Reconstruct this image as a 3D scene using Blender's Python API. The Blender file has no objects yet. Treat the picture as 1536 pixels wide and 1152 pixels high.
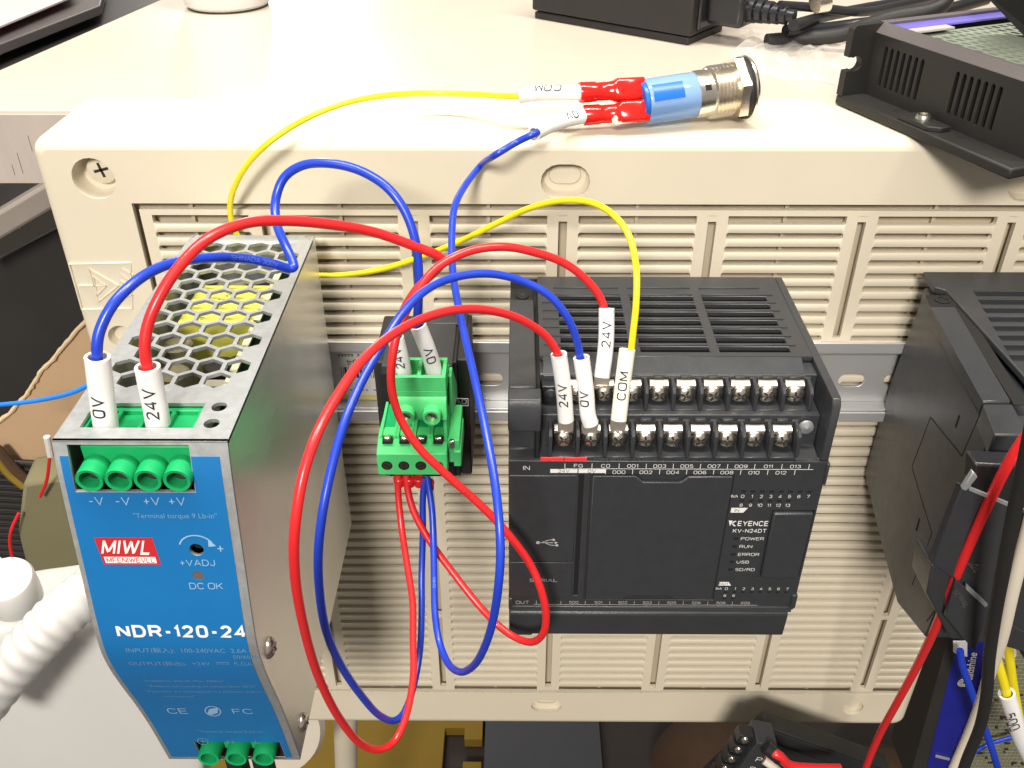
import bpy, bmesh, math, random
from mathutils import Vector, Matrix
from mathutils.geometry import tessellate_polygon
random.seed(7)
S = .001                                   # everything below is written in millimetres
R = math.radians
PI = math.pi
sc = bpy.context.scene
C = sc.collection
# ---------------------------------------------------------------- camera
FPX, PITCH, YAW, ROLL = 1406.858, .59353, -.00702, -.00078
CAM = Vector((-11.132, -296.468, 105.451))
fw = Vector((math.sin(YAW)*math.cos(PITCH), math.cos(YAW)*math.cos(PITCH), -math.sin(PITCH)))
rt0 = Vector((math.cos(YAW), -math.sin(YAW), 0)); up0 = rt0.cross(fw)
rt = rt0*math.cos(ROLL)+up0*math.sin(ROLL); up = up0*math.cos(ROLL)-rt0*math.sin(ROLL)
cd = bpy.data.cameras.new('camera'); cam = bpy.data.objects.new('camera', cd); C.objects.link(cam)
cam.matrix_world = Matrix(((rt.x, up.x, -fw.x, CAM.x*S), (rt.y, up.y, -fw.y, CAM.y*S), (rt.z, up.z, -fw.z, CAM.z*S), (0, 0, 0, 1)))
cd.sensor_width = 36; cd.lens = 36*FPX/1536; cd.clip_start = .01; cd.clip_end = 50
sc.camera = cam

def at(u, v, y=None, z=None, x=None):
    'point of the place (mm) seen at photo pixel u, v on the plane y, z or x'
    d = fw*FPX+rt*(u-768)-up*(v-576)
    t = (y-CAM.y)/d.y if y is not None else (z-CAM.z)/d.z if z is not None else (x-CAM.x)/d.x
    return CAM+d*t
# ---------------------------------------------------------------- world and lamps
w = bpy.data.worlds.new('World'); sc.world = w; w.use_nodes = True
w.node_tree.nodes['Background'].inputs[0].default_value = (1, .93, .85, 1)
w.node_tree.nodes['Background'].inputs[1].default_value = .31

def area(name, loc, target, sx, sy, power, col):
    l = bpy.data.lights.new(name, 'AREA'); l.shape = 'RECTANGLE'; l.size = sx*S; l.size_y = sy*S; l.energy = power; l.color = col
    o = bpy.data.objects.new(name, l); C.objects.link(o); o.location = Vector(loc)*S
    o.rotation_euler = (Vector(target)-Vector(loc)).to_track_quat('-Z', 'Y').to_euler()
    return o
area('ceiling_lamp', (-330, -60, 1500), (0, 0, 0), 150, 900, 30, (1, .95, .86))
area('ceiling_lamp', (420, -200, 1500), (0, 0, 0), 110, 900, 24, (1, .92, .80))
area('room_lamp', (-250, -1500, 900), (0, 0, -100), 300, 300, 38, (1, .94, .86))
area('far_lamp', (-640, 2300, 640), (-60, 60, 0), 260, 900, 13, (1, .95, .87))
sc.view_settings.view_transform = 'Standard'; sc.view_settings.look = 'None'; sc.view_settings.exposure = 0; sc.view_settings.gamma = 1
try:
    sc.cycles.max_bounces = 8; sc.cycles.use_denoising = True
except Exception: pass

# ---------------------------------------------------------------- materials
def mat(name, col, rough=.5, metal=0, bump=0, bscale=60, var=0, vscale=8, spec=.5, coat=0, trans=0, ior=1.45, aniso=0, streak=None, sss=0, emit=0):
    m = bpy.data.materials.new(name); m.use_nodes = True; nt = m.node_tree; b = nt.nodes['Principled BSDF']; L = nt.links.new
    b.inputs['Base Color'].default_value = (*col, 1); b.inputs['Roughness'].default_value = rough; b.inputs['Metallic'].default_value = metal
    b.inputs['Specular IOR Level'].default_value = spec; b.inputs['Coat Weight'].default_value = coat; b.inputs['Coat Roughness'].default_value = .15
    b.inputs['Transmission Weight'].default_value = trans; b.inputs['IOR'].default_value = ior
    if sss: b.inputs['Subsurface Weight'].default_value = sss; b.inputs['Subsurface Scale'].default_value = .004
    if emit: b.inputs['Emission Color'].default_value = (*col, 1); b.inputs['Emission Strength'].default_value = emit
    tc = nt.nodes.new('ShaderNodeTexCoord'); src = tc.outputs['Object']
    if streak:
        mp = nt.nodes.new('ShaderNodeMapping'); mp.inputs['Scale'].default_value = streak; L(src, mp.inputs[0]); src = mp.outputs[0]
    if bump:
        n = nt.nodes.new('ShaderNodeTexNoise'); n.inputs['Scale'].default_value = bscale*10; n.inputs['Detail'].default_value = 3; L(src, n.inputs['Vector'])
        bp = nt.nodes.new('ShaderNodeBump'); bp.inputs['Strength'].default_value = bump; bp.inputs['Distance'].default_value = .0002
        L(n.outputs[0], bp.inputs['Height']); L(bp.outputs[0], b.inputs['Normal'])
    if var:
        n = nt.nodes.new('ShaderNodeTexNoise'); n.inputs['Scale'].default_value = vscale*10; n.inputs['Detail'].default_value = 6; n.inputs['Roughness'].default_value = .6; L(src, n.inputs['Vector'])
        mx = nt.nodes.new('ShaderNodeMix'); mx.data_type = 'RGBA'
        mx.inputs[6].default_value = (*[c*(1-var) for c in col], 1); mx.inputs[7].default_value = (*[min(1, c*(1+var*.7)) for c in col], 1)
        L(n.outputs[0], mx.inputs[0]); L(mx.outputs[2], b.inputs['Base Color'])
        mr = nt.nodes.new('ShaderNodeMapRange'); mr.inputs[3].default_value = max(.02, rough-.08); mr.inputs[4].default_value = min(1, rough+.1)
        L(n.outputs[0], mr.inputs[0]); L(mr.outputs[0], b.inputs['Roughness'])
    return m
M = {}
M['beige'] = mat('beige_abs_plastic', (.65, .585, .46), .42, bump=.12, bscale=70, var=.06, vscale=3)
M['beige_shade'] = mat('beige_shaded_plastic', (.47, .40, .29), .55, var=.08, vscale=3)  # beige darkened to carry the shade behind the slots, also on moulding rings
M['desk'] = mat('cream_laminate', (.56, .49, .41), .30, bump=.08, bscale=30, var=.07, vscale=1.2, coat=.35)
M['fascia'] = mat('worn_desk_edge', (.42, .37, .33), .5, var=.2, vscale=4, streak=(3, 1, .4))
M['steel'] = mat('brushed_steel', (.76, .75, .73), .32, .85, bump=.10, bscale=20, var=.06, vscale=5, streak=(1, 1, 9))
M['galv'] = mat('galvanised_steel', (.47, .49, .50), .45, .7, bump=.1, bscale=60, var=.22, vscale=45)
M['rail'] = mat('zinc_plated_rail', (.60, .60, .60), .40, .6, bump=.08, bscale=20, var=.08, vscale=3, streak=(.2, 1, 1))
M['nickel'] = mat('nickel_plate', (.86, .80, .70), .24, 1, bump=.15, bscale=80, var=.1, vscale=30)
M['tin'] = mat('tinned_plate', (.90, .84, .74), .36, .9)
M['slot'] = mat('screw_slot_shadow_metal', (.06, .05, .04), .5, .6)
M['black'] = mat('black_textured_abs', (.034, .036, .040), .34, bump=.35, bscale=220, var=.15, vscale=20)
M['blackg'] = mat('black_glossy_abs', (.018, .019, .022), .3, bump=.1, bscale=120, var=.2, vscale=10)
M['blackm'] = mat('black_matt_plastic', (.016, .0155, .015), .55, bump=.25, bscale=160, var=.25, vscale=12)
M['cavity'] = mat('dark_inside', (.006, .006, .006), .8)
M['ink'] = mat('white_print', (.72, .72, .70), .5)
M['inkdim'] = mat('pale_blue_print', (.24, .38, .54), .5)
M['inkfaint'] = mat('faint_blue_print', (.13, .25, .42), .5)
M['inkgrey'] = mat('grey_print', (.42, .42, .42), .5)
M['blackink'] = mat('black_print', (.012, .012, .015), .5)
M['red'] = mat('red_pvc', (.66, .020, .022), .32, bump=.06, bscale=40, var=.08, vscale=6, coat=.15)
M['blue'] = mat('blue_pvc', (.012, .045, .46), .33, bump=.06, bscale=40, var=.08, vscale=6, coat=.15)
M['ltblue'] = mat('light_blue_pvc', (.02, .20, .72), .35, var=.08)
M['yellow'] = mat('yellow_pvc', (.80, .66, .015), .35, bump=.05, bscale=40, var=.06, vscale=6, coat=.1)
M['sleeve'] = mat('white_marker_tube', (.78, .76, .75), .38, bump=.05, bscale=30, sss=.15)
M['cream'] = mat('cream_marker_tube', (.76, .73, .62), .4, sss=.1)
M['green'] = mat('green_terminal_plastic', (.075, .54, .17), .38, bump=.1, bscale=90, var=.1, vscale=8)
M['greend'] = mat('dark_green_terminal_plastic', (.008, .33, .105), .38, bump=.1, bscale=90, var=.1, vscale=8)
M['pcb'] = mat('green_pcb', (.006, .075, .035), .35, var=.3, vscale=20)
M['pcbedge'] = mat('pale_pcb_edge', (.62, .62, .40), .6, var=.1)
M['tape'] = mat('yellow_transformer_tape', (.74, .72, .12), .35, var=.08, vscale=14, coat=.2)
M['label'] = mat('blue_face_label', (.007, .135, .37), .38, bump=.08, bscale=30, var=.12, vscale=2.5, coat=.2)
M['lblred'] = mat('red_logo_print', (.45, .018, .022), .4)
M['redlab'] = mat('red_terminal_tag', (.75, .03, .03), .35)
M['redglass'] = mat('red_translucent_vinyl', (.86, .02, .015), .16, trans=.35, bump=.1, bscale=20, spec=.7)
M['blueglass'] = mat('pale_blue_translucent_nylon', (.28, .47, .80), .10, trans=.4, spec=.6)
M['bluesol'] = mat('blue_nylon', (.015, .13, .52), .3)
M['paper'] = mat('white_paper_label', (.66, .65, .63), .55, var=.05)
M['yellowp'] = mat('yellow_strip', (.62, .52, .16), .5)
M['white'] = mat('white_hdpe', (.60, .595, .575), .36, bump=.08, bscale=20, var=.04, vscale=3, sss=.2)
M['soft'] = mat('translucent_white_ldpe', (.52, .515, .50), .45, sss=.5)
M['card'] = mat('brown_cardboard', (.50, .34, .20), .8, bump=.3, bscale=30, var=.08, vscale=4)
M['cardedge'] = mat('torn_cardboard_edge', (.62, .46, .28), .9, bump=.8, bscale=60, var=.15, vscale=30)
M['olive'] = mat('olive_foam', (.17, .155, .085), .9, bump=.4, bscale=80, var=.1, vscale=6)
M['foam'] = mat('yellow_foam_mat', (.20, .125, .010), .8, bump=.4, bscale=90, var=.12, vscale=6)
M['greyfoam'] = mat('grey_foam_mat', (.055, .057, .065), .85, bump=.4, bscale=90, var=.12, vscale=6)
M['floor'] = mat('dark_floor', (.035, .028, .022), .7, var=.4, vscale=1.2)
M['dark'] = mat('dark_room_plastic', (.028, .026, .025), .5, var=.3, vscale=2)
M['darkgrey'] = mat('grey_metal_trim', (.13, .115, .115), .45, .3, var=.2, vscale=2)
M['worn'] = mat('pale_worn_metal', (.42, .37, .33), .35, .5, var=.3, vscale=1.5)
M['brown'] = mat('mottled_dark_brown', (.06, .03, .014), .8, var=.4, vscale=5)  # dark brown for the floor bundles and the rolled cardboard edge
M['deepblue'] = mat('deep_blue_face', (.012, .016, .24), .3, var=.15, vscale=3, coat=.3)
M['violet'] = mat('violet_gloss', (.16, .13, .55), .22, var=.2, vscale=2, coat=.4)
M['mesh'] = mat('grey_green_grille', (.30, .34, .27), .45, .3, var=.3, vscale=8)
M['film'] = mat('crumpled_clear_film', (.80, .77, .74), .22, trans=.75, spec=.6, ior=1.2, bump=.6, bscale=4)
M['ptfe'] = mat('white_cable_sheath', (.66, .60, .50), .5, var=.08, vscale=4)
M['pink'] = mat('translucent_strip', (.42, .40, .36), .3)
M['teal'] = mat('worn_wire_print', (.12, .19, .55), .5)

m_ = M['film']; nt_ = m_.node_tree; ms_ = nt_.nodes.new('ShaderNodeMixShader'); tr_ = nt_.nodes.new('ShaderNodeBsdfTransparent'); ms_.inputs[0].default_value = .26
pb_ = nt_.nodes['Principled BSDF']; pb_.inputs['Transmission Weight'].default_value = 0
nt_.links.new(tr_.outputs[0], ms_.inputs[1]); nt_.links.new(pb_.outputs[0], ms_.inputs[2]); nt_.links.new(ms_.outputs[0], nt_.nodes['Material Output'].inputs[0])
# ---------------------------------------------------------------- mesh tools
ORG = {}
class MB:
    def __init__(s): s.v = []; s.f = []; s.m = []; s.mi = 0
    def add(s, vs, fs, mx=None):
        o = len(s.v)
        s.v += [tuple(mx @ Vector(p)) if mx else tuple(p) for p in vs]
        s.f += [tuple(i+o for i in f) for f in fs]; s.m += [s.mi]*len(fs); return s
    def box(s, x0, x1, y0, y1, z0, z1, mx=None):
        return s.add([(x0, y0, z0), (x1, y0, z0), (x1, y1, z0), (x0, y1, z0), (x0, y0, z1), (x1, y0, z1), (x1, y1, z1), (x0, y1, z1)],
                     [(3, 2, 1, 0), (4, 5, 6, 7), (0, 1, 5, 4), (1, 2, 6, 5), (2, 3, 7, 6), (3, 0, 4, 7)], mx)
    def plate(s, outer, holes=(), t0=0, t1=1, plane='xz', mx=None):
        'flat sheet with holes: outline in a plane, extruded from t0 to t1 along the third axis'
        loops = [list(outer)]+[list(h) for h in holes]
        k = {'xz': lambda a, b, t: (a, t, b), 'xy': lambda a, b, t: (a, b, t), 'yz': lambda a, b, t: (t, a, b)}[plane]
        flat = [p for l in loops for p in l]; n = len(flat)
        tri = tessellate_polygon([[Vector((p[0], p[1], 0)) for p in l] for l in loops])
        vs = [k(p[0], p[1], t0) for p in flat]+[k(p[0], p[1], t1) for p in flat]
        fs = [tuple(t) for t in tri]+[(t[2]+n, t[1]+n, t[0]+n) for t in tri]
        o = 0
        for l in loops:
            q = len(l)
            for i in range(q): fs.append((o+i, o+(i+1) % q, n+o+(i+1) % q, n+o+i))
            o += q
        return s.add(vs, fs, mx)
    def lathe(s, prof, n=20, mx=None):
        'profile (radius, height) turned about the local z axis'
        vs = []; fs = []
        for r, h in prof:
            for i in range(n): a = 2*PI*i/n; vs.append((r*math.cos(a), r*math.sin(a), h))
        for j in range(len(prof)-1):
            for i in range(n): fs.append((j*n+i, j*n+(i+1) % n, (j+1)*n+(i+1) % n, (j+1)*n+i))
        if prof[0][0] > 1e-6: fs.append(tuple(range(n-1, -1, -1)))
        if prof[-1][0] > 1e-6: fs.append(tuple((len(prof)-1)*n+i for i in range(n)))
        return s.add(vs, fs, mx)
    def ring(s, ro, ri, h0, h1, n=20, mx=None): return s.lathe_open([(ri, h0), (ro, h0), (ro, h1), (ri, h1), (ri, h0)], n, mx)
    def lathe_open(s, prof, n=20, mx=None):
        vs = []; fs = []
        for r, h in prof:
            for i in range(n): a = 2*PI*i/n; vs.append((r*math.cos(a), r*math.sin(a), h))
        for j in range(len(prof)-1):
            for i in range(n): fs.append((j*n+i, j*n+(i+1) % n, (j+1)*n+(i+1) % n, (j+1)*n+i))
        return s.add(vs, fs, mx)
    def tube(s, pts, r, n=12, cap=True):
        P, T, A = frames(pts); vs = []; fs = []
        for i, p in enumerate(P):
            a = A[i]; b = T[i].cross(a); rr = r(i/(len(P)-1)) if callable(r) else r
            for k in range(n): q = 2*PI*k/n; vs.append(p+a*(rr*math.cos(q))+b*(rr*math.sin(q)))
        for i in range(len(P)-1):
            for k in range(n): fs.append((i*n+k, i*n+(k+1) % n, (i+1)*n+(k+1) % n, (i+1)*n+k))
        if cap: fs.append(tuple(range(n-1, -1, -1))); fs.append(tuple((len(P)-1)*n+i for i in range(n)))
        return s.add(vs, fs)
    def build(s, name, m, parent=None, bevel=0, seg=2, smooth=35, org=None):
        me = bpy.data.meshes.new(name)
        o = Vector(org if org is not None else (ORG.get(parent.name, (0, 0, 0)) if parent else (0, 0, 0)))
        me.from_pydata([tuple((Vector(p)-o)*S) for p in s.v], [], s.f)
        ms = m if isinstance(m, (list, tuple)) else [m]
        for q in ms: me.materials.append(M[q])
        if len(ms) > 1: me.polygons.foreach_set('material_index', s.m)
        b = bmesh.new(); b.from_mesh(me); bmesh.ops.recalc_face_normals(b, faces=b.faces); b.to_mesh(me); b.free()
        if smooth:
            me.shade_smooth(); me.set_sharp_from_angle(angle=R(smooth))
        ob = bpy.data.objects.new(name, me); C.objects.link(ob)
        if parent: ob.parent = parent; ORG[ob.name] = tuple(o)
        else: ob.location = o*S; ORG[ob.name] = tuple(o)
        if bevel:
            md = ob.modifiers.new('bevel', 'BEVEL'); md.width = bevel*S; md.segments = seg; md.limit_method = 'ANGLE'; md.angle_limit = R(40)
        return ob

def frames(P):
    P = [Vector(p) for p in P]; T = []
    for i in range(len(P)): T.append((P[min(i+1, len(P)-1)]-P[max(i-1, 0)]).normalized())
    a = T[0].orthogonal().normalized(); A = [a]
    for i in range(1, len(P)):
        a = A[-1]-T[i]*A[-1].dot(T[i]); A.append(a.normalized())
    return P, T, A

def spline(P, k=8):
    P = [Vector(p) for p in P]; Q = [P[0]*2-P[1]]+P+[P[-1]*2-P[-2]]; out = []
    for i in range(1, len(Q)-2):
        p0, p1, p2, p3 = Q[i-1:i+3]
        d1 = max((p1-p0).length**.5, 1e-4); d2 = max((p2-p1).length**.5, 1e-4); d3 = max((p3-p2).length**.5, 1e-4)
        m1 = (p2-p1)/d2-(p2-p0)/(d1+d2)+(p1-p0)/d1; m2 = (p3-p2)/d3-(p3-p1)/(d2+d3)+(p2-p1)/d2
        m1 *= d2; m2 *= d2
        for j in range(k):
            t = j/k; t2 = t*t; t3 = t2*t
            out.append(p1*(2*t3-3*t2+1)+m1*(t3-2*t2+t)+p2*(-2*t3+3*t2)+m2*(t3-t2))
    out.append(Q[-2]); return out

def tag(o, label=None, cat=None, group=None, kind=None):
    if label: o['label'] = label
    if cat: o['category'] = cat
    if group: o['group'] = group
    if kind: o['kind'] = kind
    return o
def thing(name, label, cat, loc=(0, 0, 0), group=None, mx=None):
    'an Empty at the base of the thing; parts use absolute mm unless a rotation matrix is given (then local mm)'
    o = bpy.data.objects.new(name, None); C.objects.link(o); o.empty_display_size = .01
    if mx is not None: o.matrix_world = Matrix.Translation(Vector(loc)*S) @ mx.to_4x4(); ORG[o.name] = (0, 0, 0)
    else: o.location = Vector(loc)*S; ORG[o.name] = tuple(loc)
    return tag(o, label, cat, group)
def axis(p, d, upv=(0, 0, 1)):
    'matrix that stands local z along d at p'
    d = Vector(d).normalized(); q = Vector((0, 0, 1)).rotation_difference(d)
    return Matrix.Translation(Vector(p)) @ q.to_matrix().to_4x4()
def basis(x, y, z): return Matrix((x, y, z)).transposed()
def stadium(cx, cz, w, h, n=8):
    r = min(w, h)/2; out = []
    if w >= h:
        for k in range(n+1): a = -PI/2+PI*k/n; out.append((cx+w/2-r+r*math.cos(a), cz+r*math.sin(a)))
        for k in range(n+1): a = PI/2+PI*k/n; out.append((cx-w/2+r+r*math.cos(a), cz+r*math.sin(a)))
    else:
        for k in range(n+1): a = PI*k/n; out.append((cx+r*math.cos(a), cz+h/2-r+r*math.sin(a)))
        for k in range(n+1): a = PI+PI*k/n; out.append((cx+r*math.cos(a), cz-h/2+r+r*math.sin(a)))
    return out
def circ(cx, cz, r, n=20): return [(cx+r*math.cos(2*PI*k/n), cz+r*math.sin(2*PI*k/n)) for k in range(n)]
def rect(x0, x1, z0, z1): return [(x0, z0), (x1, z0), (x1, z1), (x0, z1)]
def rrect(x0, x1, z0, z1, r, n=5):
    out = []
    for cx, cz, a0 in ((x1-r, z1-r, 0), (x0+r, z1-r, PI/2), (x0+r, z0+r, PI), (x1-r, z0+r, 3*PI/2)):
        for k in range(n+1): a = a0+PI/2*k/n; out.append((cx+r*math.cos(a), cz+r*math.sin(a)))
    return out


# own engineering lettering: centre lines on a unit grid, thickened with mitred joints
def _arc(cx, cy, rx, ry, a0, a1, n=5): return [(cx+rx*math.cos(R(a0+(a1-a0)*k/n)), cy+ry*math.sin(R(a0+(a1-a0)*k/n))) for k in range(n+1)]
_O = _arc(.68, .70, .32, .30, 0, 90)+_arc(.32, .70, .32, .30, 90, 180)+_arc(.32, .30, .32, .30, 180, 270)+_arc(.68, .30, .32, .30, 270, 360)
_six = [(.96, .84)]+_arc(.5, .74, .42, .26, 50, 90, 2)+_arc(.5, .5, .5, .5, 100, 180, 5)+_arc(.5, .31, .5, .31, 180, 470, 14)+[(.03, .40)]
GL = {  # char: (width, [(closed, points, trim at start, trim at end), ...])
 'A': (.80, [(0, [(0, 0), (.5, 1), (1, 0)], 0, 0), (0, [(.17, .30), (.83, .30)], .6, .6)]),
 'B': (.74, [(1, [(0, 0), (0, 1)]+_arc(.62, .77, .32, .23, 90, -90)+_arc(.66, .27, .34, .27, 90, -90), 0, 0), (0, [(0, .54), (.6, .54)], .5, .5)]),
 'C': (.76, [(0, _arc(.62, .62, .38, .38, 30, 90, 3)+_arc(.4, .6, .4, .4, 90, 180)+_arc(.4, .4, .4, .4, 180, 270)+_arc(.62, .38, .38, .38, 270, 330, 3), 0, 0)]),
 'D': (.76, [(1, [(0, 0), (0, 1)]+_arc(.55, .5, .45, .5, 90, -90, 10), 0, 0)]),
 'E': (.68, [(0, [(1, 1), (0, 1), (0, 0), (1, 0)], 0, 0), (0, [(0, .52), (.92, .52)], .5, 0)]),
 'F': (.66, [(0, [(1, 1), (0, 1), (0, 0)], 0, 0), (0, [(0, .50), (.88, .50)], .5, 0)]),
 'G': (.78, [(0, _arc(.62, .62, .38, .38, 30, 90, 3)+_arc(.4, .6, .4, .4, 90, 180)+_arc(.4, .4, .4, .4, 180, 270)+_arc(.62, .38, .38, .38, 270, 340, 3)+[(1, .46), (.55, .46)], 0, 0)]),
 'H': (.74, [(0, [(0, 0), (0, 1)], 0, 0), (0, [(1, 0), (1, 1)], 0, 0), (0, [(0, .52), (1, .52)], .5, .5)]),
 'I': (.0, [(0, [(.5, 0), (.5, 1)], 0, 0)]),
 'J': (.56, [(0, [(1, 1), (1, .3)]+_arc(.5, .3, .5, .3, 0, -180, 8), 0, 0)]),
 'K': (.74, [(0, [(0, 0), (0, 1)], 0, 0), (0, [(.98, 1), (.06, .38)], 0, .4), (0, [(.36, .58), (1, 0)], .5, 0)]),
 'L': (.62, [(0, [(0, 1), (0, 0), (1, 0)], 0, 0)]),
 'M': (.86, [(0, [(0, 0), (0, 1)], 0, 0), (0, [(1, 0), (1, 1)], 0, 0), (0, [(0, 1), (.5, .12)], .45, 0), (0, [(1, 1), (.5, .12)], .45, .35)]),
 'N': (.76, [(0, [(0, 0), (0, 1)], 0, 0), (0, [(1, 0), (1, 1)], 0, 0), (0, [(0, 1), (1, 0)], .5, .5)]),
 'O': (.80, [(1, _O, 0, 0)]),
 'P': (.72, [(0, [(0, 0), (0, 1)]+_arc(.68, .73, .32, .27, 90, -90, 7)+[(.06, .46)], 0, .2)]),
 'Q': (.80, [(1, _O, 0, 0), (0, [(.62, .26), (1, -.02)], 0, 0)]),
 'R': (.74, [(0, [(0, 0), (0, 1)]+_arc(.66, .74, .32, .26, 90, -90, 7)+[(.06, .48)], 0, .2), (0, [(.6, .48), (1, 0)], .5, 0)]),
 'S': (.72, [(0, _arc(.5, .76, .46, .24, 20, 270, 11)+_arc(.5, .26, .5, .26, 90, -160, 11), 0, 0)]),
 'T': (.74, [(0, [(0, 1), (1, 1)], 0, 0), (0, [(.5, 1), (.5, 0)], .5, 0)]),
 'U': (.76, [(0, [(0, 1), (0, .38)]+_arc(.5, .38, .5, .38, 180, 360, 10)+[(1, 1)], 0, 0)]),
 'V': (.78, [(0, [(0, 1), (.5, 0), (1, 1)], 0, 0)]),
 'W': (1.06, [(0, [(0, 1), (.25, 0)], 0, 0), (0, [(.25, 0), (.5, .95)], .4, 0), (0, [(.5, .95), (.75, 0)], .4, 0), (0, [(.75, 0), (1, 1)], .4, 0)]),
 'X': (.74, [(0, [(0, 0), (1, 1)], 0, 0), (0, [(0, 1), (.46, .54)], 0, .4), (0, [(.54, .46), (1, 0)], .4, 0)]),
 'Y': (.76, [(0, [(0, 1), (.5, .45), (1, 1)], 0, 0), (0, [(.5, .45), (.5, 0)], .3, 0)]),
 'Z': (.70, [(0, [(0, 1), (1, 1), (0, 0), (1, 0)], 0, 0)]),
 '0': (.66, [(1, _O, 0, 0)]),
 '1': (.30, [(0, [(0, .76), (1, 1), (1, 0)], 0, 0)]),
 '2': (.64, [(0, _arc(.5, .72, .48, .28, 170, -10, 9)+[(.85, .50), (0, 0), (1, 0)], 0, 0)]),
 '3': (.64, [(0, _arc(.48, .77, .44, .23, 165, -80, 9)+_arc(.5, .27, .5, .27, 80, -165, 9), 0, 0)]),
 '4': (.66, [(0, [(.74, 0), (.74, 1), (0, .28), (.74, .28)], 0, .5), (0, [(.74, .28), (1, .28)], .5, 0)]),
 '5': (.64, [(0, [(.92, 1), (.14, 1), (.05, .50)]+_arc(.48, .33, .52, .33, 125, -155, 11), 0, 0)]),
 '6': (.64, [(0, _six, 0, .5)]),
 '7': (.62, [(0, [(0, 1), (1, 1), (.36, 0)], 0, 0)]),
 '8': (.66, [(1, _arc(.5, .27, .5, .27, 90, 450, 16)[:-1], 0, 0), (0, _arc(.5, .77, .43, .23, -60, 240, 14), .3, .3)]),
 '9': (.64, [(0, [(1-x, 1-y) for x, y in _six], 0, .5)]),
 '-': (.42, [(0, [(0, .42), (1, .42)], 0, 0)]), '+': (.56, [(0, [(0, .46), (1, .46)], 0, 0), (0, [(.5, .82), (.5, .46)], 0, .5), (0, [(.5, .46), (.5, .1)], .5, 0)]),
 '/': (.42, [(0, [(0, -.05), (1, 1.05)], 0, 0)]), '|': (.0, [(0, [(.5, -.1), (.5, 1.1)], 0, 0)]), '.': (.0, [(0, [(.5, -.07), (.5, .07)], 0, 0)]), ':': (.0, [(0, [(.5, .1), (.5, .24)], 0, 0), (0, [(.5, .56), (.5, .7)], 0, 0)]),
}
def stext(s, size, align, wgt, sx):
    V = []; F = []; pen = 0; h = .72; w_ = wgt*h
    for ch in s:
        if ch == ' ': pen += .34*h; continue
        W, strokes = GL[ch]; W = W*h*1.16+(w_ if W == 0 else 0)
        for closed, pts, t0, t1 in strokes:
            P = [(pen+w_/2+x*(W-w_) if W > w_*1.01 else pen+w_/2, w_/2+y*(h-w_)) for x, y in pts]; n = len(P)
            if not closed:
                for e, t in ((0, t0), (-1, t1)):
                    if t: q = P[1] if e == 0 else P[-2]; p = P[e]; l = math.hypot(q[0]-p[0], q[1]-p[1]); P[e] = (p[0]+(q[0]-p[0])*t*w_/l, p[1]+(q[1]-p[1])*t*w_/l)
            base = len(V)
            for i, p in enumerate(P):
                a = P[i-1] if (i or closed) else None; c_ = P[(i+1) % n] if (i < n-1 or closed) else None
                def dr(u, v): l = math.hypot(v[0]-u[0], v[1]-u[1]) or 1; return ((v[0]-u[0])/l, (v[1]-u[1])/l)
                d0 = dr(a, p) if a else dr(p, c_); d1_ = dr(p, c_) if c_ else d0
                n0 = (-d0[1], d0[0]); n1 = (-d1_[1], d1_[0]); mx_, my_ = n0[0]+n1[0], n0[1]+n1[1]; l = math.hypot(mx_, my_) or 1; mx_ /= l; my_ /= l
                k_ = min(1.9, 1/max(.3, mx_*n0[0]+my_*n0[1]))*w_/2
                V += [(p[0]+mx_*k_, p[1]+my_*k_), (p[0]-mx_*k_, p[1]-my_*k_)]
            for i in range(n if closed else n-1): j = (i+1) % n; F.append((base+2*i, base+2*i+1, base+2*j+1, base+2*j))
        pen += W+.13*h+w_*.2
    pen -= .13*h+w_*.2; sh = {'C': pen/2, 'L': 0, 'R': pen}[align]
    return [((x-sh)*size*sx, (y-.36)*size) for x, y in V], F
_tc = {}
def text2d(s, size, align='C', bold=0, sx=1, shear=0, b=0, fit=0):
    if fit:
        V, F = text2d(s, size, 'L', bold, 1, shear, b); wd = max(v[0] for v in V)-min(v[0] for v in V); k = fit/wd; o = {'C': .5, 'L': 0, 'R': 1}[align]*fit
        return [(v[0]*k-o, v[1]) for v in V], F
    'triangles of a line of lettering in a plane, cap height about .72 size'
    bold = bold or b
    if all(ch in GL or ch == ' ' for ch in s): return stext(s, size, align, .112+bold*4, sx)
    key = (s, bold, shear)
    if key not in _tc:
        cu = bpy.data.curves.new('t', 'FONT'); cu.body = s; cu.size = 1; cu.offset = bold; cu.resolution_u = 3; cu.shear = shear
        ob = bpy.data.objects.new('t', cu); C.objects.link(ob); bpy.context.view_layer.update()
        me = bpy.data.meshes.new_from_object(ob); b = bmesh.new(); b.from_mesh(me); bmesh.ops.triangulate(b, faces=b.faces)
        b.verts.index_update(); _tc[key] = ([tuple(v.co) for v in b.verts], [tuple(v.index for v in f.verts) for f in b.faces])
        b.free(); bpy.data.objects.remove(ob); bpy.data.meshes.remove(me); bpy.data.curves.remove(cu)
    V, F = _tc[key]
    if not V: return [], []
    x0 = min(v[0] for v in V); x1 = max(v[0] for v in V)
    sh = {'C': (x0+x1)/2, 'L': x0, 'R': x1}[align]
    return [((v[0]-sh)*size*sx, (v[1]-.36)*size) for v in V], F
def put_text(mb, s, size, fn, **k):
    V, F = text2d(s, size, **k); mb.add([fn(a, b) for a, b in V], F)
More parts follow.
